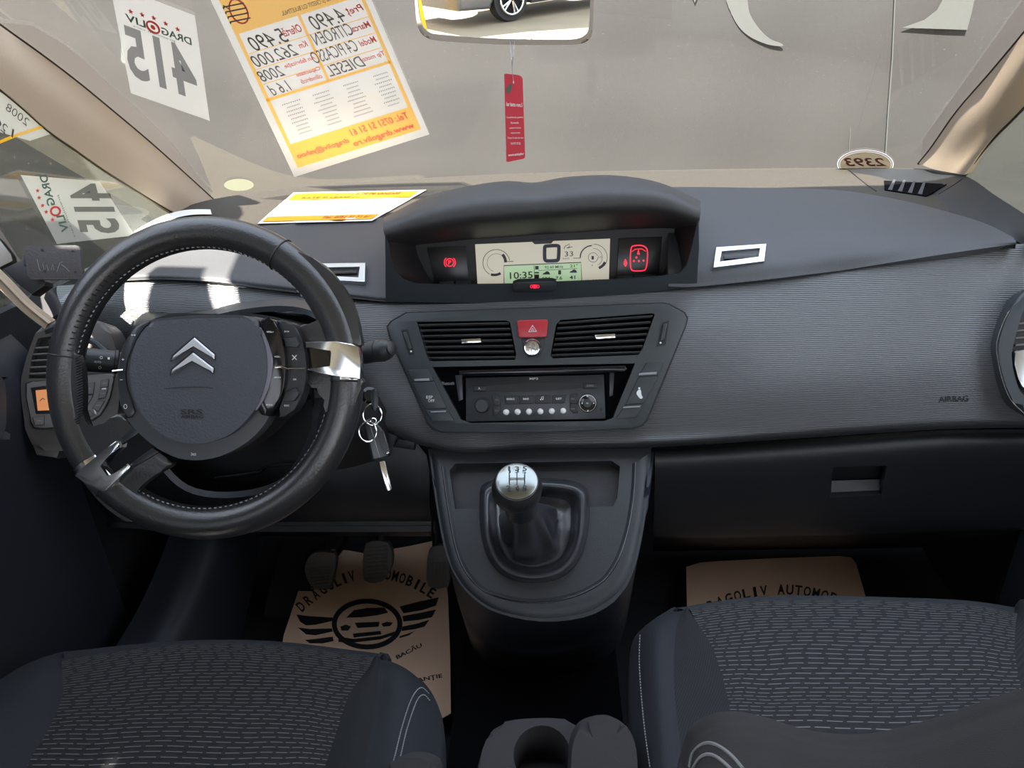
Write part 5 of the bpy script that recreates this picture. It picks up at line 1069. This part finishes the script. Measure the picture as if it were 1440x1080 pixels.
# ------------------------------------------------------------------ dash papers reflected in the glass, built as films; stickers
def quad(tl, tr, br, bl):
    def f(u, v): return (tl[0]*(1-u)*(1-v)+tr[0]*u*(1-v)+br[0]*u*v+bl[0]*(1-u)*v, tl[1]*(1-u)*(1-v)+tr[1]*u*(1-v)+br[1]*u*v+bl[1]*(1-u)*v)
    return f
def sheetmesh(pl, f, u0, v0, u1, v1, d, n=12, m=12):
    vs = [pl.at(*f(u0+(u1-u0)*i/n, v0+(v1-v0)*j/m), d) for j in range(m+1) for i in range(n+1)]; W = n+1
    fs = [(j*W+i, (j+1)*W+i, (j+1)*W+i+1, j*W+i+1) for j in range(m) for i in range(n)]
    return vs, fs, None
def mtx(pl, f, s, u, v, w, h, d, bold=0, shear=0, mirror=True):   # lettering centred at sheet coordinates, mirrored for the reflections
    a, b = (u+w/2, u-w/2) if mirror else (u-w/2, u+w/2)
    return txt(pl, s, f(a, v-h/2), f(b, v-h/2), f(a, v+h/2), d, bold, shear)
pf = quad((283, -28), (484, -90), (604, 189), (414, 249))
pc = thing('price_sheet_or_reflection', 'reflection of the white and yellow price sheet in the windshield, built as a film', 'price sheet', WS(450, 130, .012))
obj('sheet', 'sheet', sheetmesh(WSP, pf, 0, 0, 1, 1, .004), parent=pc)  # film standing in for the reflection of the dash paper
yl = [sheetmesh(WSP, pf, .05, .03, .95, .29, .005), sheetmesh(WSP, pf, .05, .85, .96, .965, .005), sheetmesh(WSP, pf, .05, .29, .075, .85, .005, 1), sheetmesh(WSP, pf, .935, .29, .96, .85, .005, 1), sheetmesh(WSP, pf, .05, .615, .95, .63, .005, 12, 1), sheetmesh(WSP, pf, .492, .29, .512, .62, .005, 1)]
yl += [sheetmesh(WSP, pf, .08, v, .93, v+.004, .005, 8, 1) for v in (.39, .47, .545)]
obj('yellow_print', 'reflected_yellow', *yl, parent=pc)
rt = [mtx(WSP, pf, s, u, v, w, h, .0056, .015, .2) for s, u, v, w, h in (('Preț', .865, .345, .12, .045), ('Marca', .86, .425, .13, .032), ('Model', .86, .50, .12, .032), ('Tip motor', .845, .578, .18, .030), ('Ofertă', .415, .345, .13, .045), ('Km', .445, .425, .06, .030), ('An fabricație', .375, .50, .22, .028), ('Capacitate', .40, .555, .17, .024), ('cilindrică', .40, .588, .15, .024), ('Tel.: 0751 51 51 61', .70, .883, .42, .034), ('www.dragoliv.ro', .70, .94, .44, .036), ('dragoliv@yahoo', .27, .915, .38, .034))]
rt.append(ribbon(WSP, [pf(.14+.055*math.cos(t*.3), .19+.06*math.sin(t*.3)) for t in range(21)], 2.4, .0056, closed=True))
obj('red_print', 'redink', *rt, parent=pc)
bt = [mtx(WSP, pf, s, u, v, w, h, .0056, 0, .35) for s, u, v, w, h in (('4.490', .67, .345, .24, .075), ('CITROEN', .655, .42, .28, .062), ('C4 PICASSO', .62, .50, .32, .060), ('DIESEL', .655, .58, .26, .055), ('5.490', .24, .355, .26, .075), ('262.000', .235, .435, .32, .060), ('2008', .16, .51, .18, .055), ('1.6 d', .17, .585, .15, .055), ('1.8', .48, .12, .12, .10))]
bt.append(mtx(WSP, pf, 'RATE ȘI LEASING ȘI CREDIT CU BULETINUL', .66, .262, .52, .030, .0056, .005))
for k in range(4):
    for j in range(9):
        w = .08+.06*random.random(); bt.append(mtx(WSP, pf, 'mmmmmm'[:3+(j*k) % 3], .86-k*.215-w*.1, .665+j*.019, w, .006, .0056))
bt += [ribbon(WSP, [pf(.06+.03*k, .19-.05+.03*k) for k in (0, 1)], 1.2, .0056)]+[ribbon(WSP, [pf(.085-.03+s*.0, .15+.025*k), pf(.055+s*.14, .16+.025*k)], 2, .0056) for s in (0, 1) for k in range(4)]
obj('handwriting', 'pen', *bt, parent=pc)
def num_reflection(pl, label, f, part):
    t = thing('number_reflection', label, 'number sheet', pl.at(*f(.5, .5)))
    obj('sheet', 'sheet', sheetmesh(pl, f, 0, 0, 1, 1, .004), parent=t)
    return t
f4 = quad((154, -24), (274, 22), (295, 170), (184, 131))
t = num_reflection(WSP, 'reflection of a white 415 paper at the top left of the windshield, built as a film', f4, 0)  # reflection of a number paper, put on the glass as a film
obj('number', 'number', mtx(WSP, f4, '415', .48, .60, .84, .50, .0048, .027), parent=t)
obj('lettering', 'greenink', mtx(WSP, f4, 'DRAG', .73, .275, .36, .07, .0048, .02), mtx(WSP, f4, 'LIV', .24, .275, .24, .07, .0048, .02), mtx(WSP, f4, 'premium cars', .45, .335, .5, .025, .0048), parent=t)
def star(pl, f, u, v, s, d): return slab_d(pl, [f(u+s*(1 if k % 2 == 0 else .45)*math.sin(PI*k/5), v-s*.8*(1 if k % 2 == 0 else .45)*math.cos(PI*k/5)) for k in range(10)], d)
def slab_d(pl, pts, d):
    c = pl.at(sum(p[0] for p in pts)/len(pts), sum(p[1] for p in pts)/len(pts), d)
    q = [pl.at(x, y, d) for x, y in pts]; n = len(q); return q+[c], [(n, (i+1) % n, i) for i in range(n)], None
red = lambda pl, f: [ribbon(pl, [f(.45+.075*math.cos(a*.42), .275+.05*math.sin(a*.42)) for a in range(15)], 3, .0048, closed=True), slab_d(pl, [f(.45+.03*math.cos(a*.6), .275+.022*math.sin(a*.6)) for a in range(10)], .0048)]+[star(pl, f, u, .18+abs(u-.48)*.08, .035, .0048) for u in (.2, .34, .48, .62, .76)]
obj('emblem', 'redink', *red(WSP, f4), parent=t)
f5 = quad((140, 255), (190, 331), (80, 343), (29, 246))            # its own top edge runs down the left
t = thing('number_reflection', 'sideways reflection of a white number paper in the left quarter window, built as a film', 'number sheet', GL.at(110, 295))  # reflected number paper again, as a film on the side glass
obj('sheet', 'sheet', sheetmesh(GL, quad((29, 246), (140, 255), (190, 331), (80, 343)), 0, 0, 1, 1, .004), parent=t)
obj('number', 'number', txt(GL, '415', (94, 258), (113, 328), (152, 258), .0048, .027), parent=t)
obj('lettering', 'greenink', txt(GL, 'DRAG', (55, 247), (67, 290), (66, 245), .0048, .02), txt(GL, 'LIV', (79, 304), (87, 327), (90, 302), .0048, .02), txt(GL, 'premium cars', (80, 275), (104, 334), (83, 274), .0048), parent=t)
obj('emblem', 'redink', ribbon(GL, ell(78, 297, 6.5, 6, 16), 3, .0048, closed=True), *[slab_d(GL, [(x+3.4*(1 if k % 2 == 0 else .45)*math.sin(PI*k/5), y-3.4*(1 if k % 2 == 0 else .45)*math.cos(PI*k/5)) for k in range(10)], .0048) for x, y in ((53, 268), (55, 278), (60, 289), (65, 298), (74, 309))], parent=t)
t = thing('price_sheet_or_reflection', 'corner of the handwritten price sheet reflected in the left quarter window, built as a film', 'price sheet', GL.at(30, 160))  # side glass reflection of the price sheet, modelled as a film
q = [(-40, 98), (0, 129), (82, 185), (42, 198), (0, 186), (-40, 180)]
obj('sheet', 'sheet', slab_d(GL, q[:], .004), parent=t)
obj('yellow_print', 'reflected_yellow', ribbon(GL, [(-20, 208), (22, 190.5), (70, 175)], 4.5, .005), parent=t)
obj('handwriting', 'pen', *[txt(GL, s, a, b, c, .0052, -.01, .2) for s, a, b, c in (('2008', (44, 170), (12, 145), (38, 178)), ('1.6', (24, 186), (-6, 160), (18, 194)), ('Y', (48, 160), (42, 155), (44, 166)), ('262', (14, 180), (-12, 156), (8, 190)))], parent=t)
single(obj('sticker', 'oval', slab_d(WSP, ell(336, 260, 21, 8.5, 24), .003)), 'pale green oval sticker low on the windshield near the left pillar', 'sticker')
t = thing('oval_sticker', 'gold oval 2393 sticker at the lower right of the windshield', 'sticker', WS(1217, 228, .01))
obj('disc', 'ovalw', slab_d(WSP, ell(1217, 231, 40, 20.5, 36), .003), parent=t)
obj('field', 'gold', slab_d(WSP, ell(1217, 231.5, 36, 18, 36), .0036), parent=t)
obj('border', 'maroon', ribbon(WSP, ell(1217, 231.2, 37.5, 19, 36), 1, .004, closed=True), txt(WSP, '2393', (1247, 222), (1187, 222), (1247, 234), .0042, .02, .3), parent=t)
# ------------------------------------------------------------------ papers lying on the dash
DGb = []
for nm in ('top_cover', 'storage_lid'):
    me = bpy.data.objects[nm]; off = V(me['_o']); DGb.append(BVHTree.FromPolygons([v.co+off for v in me.data.vertices], [tuple(p.vertices) for p in me.data.polygons]))
class Dash:
    n = V((0, -.2, 1))
    def at(s, px, py, d=0):
        r = ray(px, py).normalized(); bst = None
        for b in DGb:
            h = b.ray_cast(CAM, r)
            if h[0] and (bst is None or h[3] < bst[1]): bst = (h[0], h[3])
        p = bst[0] if bst else atY(px, py, 1.4)
        return p-r*.004+V((0, 0, .002+d))
DS = Dash()
fp_ = quad((413, 272), (600, 268), (523, 312), (362, 316))
t = thing('price_sheet_or_reflection', 'bright white and yellow price sheet lying on the dashboard left of the binnacle', 'price sheet', DS.at(460, 295))
obj('sheet', 'paper', sheetmesh(DS, fp_, 0, 0, 1, 1, 0, 24, 14), parent=t)
obj('yellow_print', 'yellow', sheetmesh(DS, fp_, .03, .05, .97, .26, .0012, 24, 4), parent=t)
obj('yellow_print', 'yellow', sheetmesh(DS, fp_, .03, .80, .97, .95, .0012, 24, 4), parent=t)
obj('red_print', 'redink', *[mtx(DS, fp_, s, u, v, w, h, .002, .02, 0, False) for s, u, v, w, h in (('AUTOTURISM DE VANZARE', .6, .12, .5, .07), ('RATE SI LEASING', .35, .21, .45, .05), ('Tel.: 0751 51 51 61', .72, .87, .4, .08))], parent=t)
wq = quad((190, 331), (297, 300), (299, 307), (196, 340))
single(obj('paper_sheet', 'paper', sheetmesh(DS, lambda u, v: (wq(u, v)[0], wq(u, v)[1]-11*math.sin(PI*u)), 0, 0, 1, 1, .006, 20, 4)), 'plain white paper lying on the dashboard behind the steering wheel top', 'paper')
# ------------------------------------------------------------------ plate on its bracket, door mirror
BK = Pl(atD(75, 370, .93), -FW+V((.1, 0, 0)))
t = thing('phone_mount', 'dark rectangular plate on a black bracket at the left pillar', 'mount', BK.at(75, 370))
pq = rr(75.5, 369, 78, 48, 5); pq = [(x+(y-369)*.10, y-(x-75)*.004) for x, y in pq]
pt = obj('plate', 'plate', slab(BK, pq, 0, .006, .002), parent=t)
obj('screw_hole', 'shade', *[slab(BK, ell(x, y, 1.8, 1.6), .0006, .001) for x, y in ((59, 351.5), (102, 353), (63, 381), (106, 382.5))], parent=pt)
obj('scratch', 'grey', *[ribbon(BK, p, .6) for p in ([(52, 364), (55, 377), (57, 381)], [(60, 370), (62, 380), (66, 372), (68, 381)], [(72, 380), (74, 371), (76, 380)], [(80, 382), (84, 370), (88, 368)], [(86, 372), (92, 376), (98, 382)])], parent=pt)
obj('bracket', 'shade', slab(BK, smooth([(2, 378), (30, 365), (42, 372), (64, 396), (63, 402), (44, 415), (24, 398)], 1), -.012, .02, .003), parent=t)
obj('clip', 'plastic', slab(BK, [(31, 358), (37, 356), (39, 372), (34, 374)], -.004, .01, .001), parent=t)
DM = Pl(atY(10, 350, .98), V((.5, -.86, 0)))
t = thing('door_mirror', 'grey door mirror edge behind the black bracket at the far left', 'mirror', DM.at(8, 352))
obj('seal', 'shade', slab(DM, [(-30, 280), (0, 322), (27, 364), (30, 368), (0, 381), (-30, 390)], -.002, .01), parent=t)
obj('shell', 'bezel', slab(DM, smooth([(-30, 310), (0, 338), (16, 358), (18, 367), (0, 376), (-30, 384)], 1), .002, .01, .001), parent=t)
# ------------------------------------------------------------------ what the mirror sees: a car parked in the yard
def mpt(px, py, Z=-.30):
    p = MP.at(px, py); r = ray(px, py); d = r-MN*(2*r.dot(MN)); k = (Z-p.z)/d.z; return p+d*k
A, B = mpt(640, 44), mpt(822, 14)
u = (B-A); u.z = 0; u.normalize(); wv = V((-u.y, u.x, 0))
if wv.dot(CAM-A) < 0: wv = -wv
wc = mpt(712, 29); wc = A+u*(wc-A).dot(u)
O = wc-u*.95
def L(x, y, z): return O+u*x-wv*y+V((0, 0, z))
pk = thing('parked_car', 'silver car parked on the sandy yard, seen in the mirror', 'car', O)
prof = [(0, .25), (-.02, .5), (.05, .72), (.9, .90), (1.25, 1.0), (2.0, 1.42), (3.2, 1.45), (4.0, 1.05), (4.35, .95), (4.4, .5), (4.3, .25), (3.9, .22), (3.85, .45), (3.7, .62), (3.5, .68), (3.3, .62), (3.15, .45), (3.1, .22), (1.33, .22), (1.28, .45), (1.15, .62), (.95, .68), (.75, .62), (.60, .45), (.57, .22)]
obj('body', 'paint', prism([L(x, 0, z) for x, z in prof], wv, 1.75, .05, 3), parent=pk)
obj('window', 'glassdark', prism([L(x, -.004, z) for x, z in ((1.45, 1.03), (2.05, 1.36), (2.6, 1.38), (2.6, 1.03))], wv, .01), prism([L(x, -.004, z) for x, z in ((2.68, 1.03), (2.68, 1.38), (3.15, 1.38), (3.7, 1.05))], wv, .01), parent=pk)
obj('sill', 'shade', prism([L(x, -.003, z) for x, z in ((1.3, .22), (1.35, .34), (3.08, .34), (3.12, .22))], wv, .02), parent=pk)
obj('headlight', 'knob', prism([L(x, -.004, z) for x, z in ((0, .6), (.02, .72), (.35, .74), (.28, .62))], wv, .04), parent=pk)
for x in (.95, 3.5):
    w_ = obj('wheel', 'tyre', lathe(L(x, .22, .32), wv, [(.20, -.0), (.32, .01), (.325, .10), (.31, .19), (.22, .20), (.21, .17)], 40), parent=pk)
    sp_ = [lathe(L(x, .03, .32), wv, [(.20, 0), (.23, .01), (.23, .035), (.20, .03)], 40), lathe(L(x, .02, .32), wv, [(.05, 0), (.05, .03)], 16)]
    sp_ = [tube([L(x+.215*math.cos(k*.13), .0, .32+.215*math.sin(k*.13)) for k in range(49)], .018, True, 8)]
    for k in range(5):
        for dd in (-.16, .16):
            a = 2*PI*k/5; sp_.append(tube([L(x+.03*math.cos(a), .0, .32+.03*math.sin(a)), L(x+.21*math.cos(a+dd), .0, .32+.21*math.sin(a+dd))], .017, seg=6))
    obj('rim', 'chrome', *sp_, parent=w_)
    obj('brake_disc', 'shade', lathe(L(x, .06, .32), wv, [(.0, 0), (.2, 0), (.2, .01)], 30), parent=w_)
br = thing('barrier', 'orange and white barrier block in the yard, at the mirror corner', 'barrier', L(-1.7, .6, 0))
obj('block', 'yellow', prism([L(x, .4, z) for x, z in ((-2.4, 0), (-.35, 0), (-.4, .45), (-2.4, .55))], wv, .4, .03), parent=br)
obj('cover', 'climate', prism([L(x, .42, z) for x, z in ((-2.3, .46), (-.5, .42), (-.6, .95), (-2.3, 1.0))], wv, .3, .03), parent=br)
# ------------------------------------------------------------------ light
w = bpy.data.worlds.new('sky'); SC.world = w; w.use_nodes = True; nt = w.node_tree
bg = nt.nodes['Background']; tc = nt.nodes.new('ShaderNodeTexCoord'); sp = nt.nodes.new('ShaderNodeSeparateXYZ'); rmp = nt.nodes.new('ShaderNodeValToRGB')
nt.links.new(tc.outputs['Generated'], sp.inputs[0]); nt.links.new(sp.outputs['Z'], rmp.inputs['Fac'])
rmp.color_ramp.elements[0].color = (.72, .745, .79, 1); rmp.color_ramp.elements[1].color = (.60, .69, .86, 1)
nt.links.new(rmp.outputs['Color'], bg.inputs['Color']); bg.inputs['Strength'].default_value = 2.1
sl = bpy.data.lights.new('sun', 'SUN'); sl.energy = 16.0; sl.angle = R(.6); sl.color = (1, .93, .82)
so_ = bpy.data.objects.new('sun', sl); COL.objects.link(so_); so_.location = (2, -3, 6)
so_.rotation_euler = V((.25, .72, -.65)).to_track_quat('-Z', 'Y').to_euler()
vs_ = SC.view_settings; SC.display_settings.display_device = 'sRGB'
vs_.view_transform = 'Standard'; vs_.look = 'None'; vs_.gamma = 1; vs_.use_curve_mapping = False; vs_.exposure = 1.15
SC.cycles.max_bounces = 8; SC.cycles.transparent_max_bounces = 12; SC.cycles.caustics_reflective = False; SC.cycles.caustics_refractive = False
SC.cycles.use_denoising = True
for o in list(bpy.data.objects):
    if '_o' in o.keys(): del o['_o']
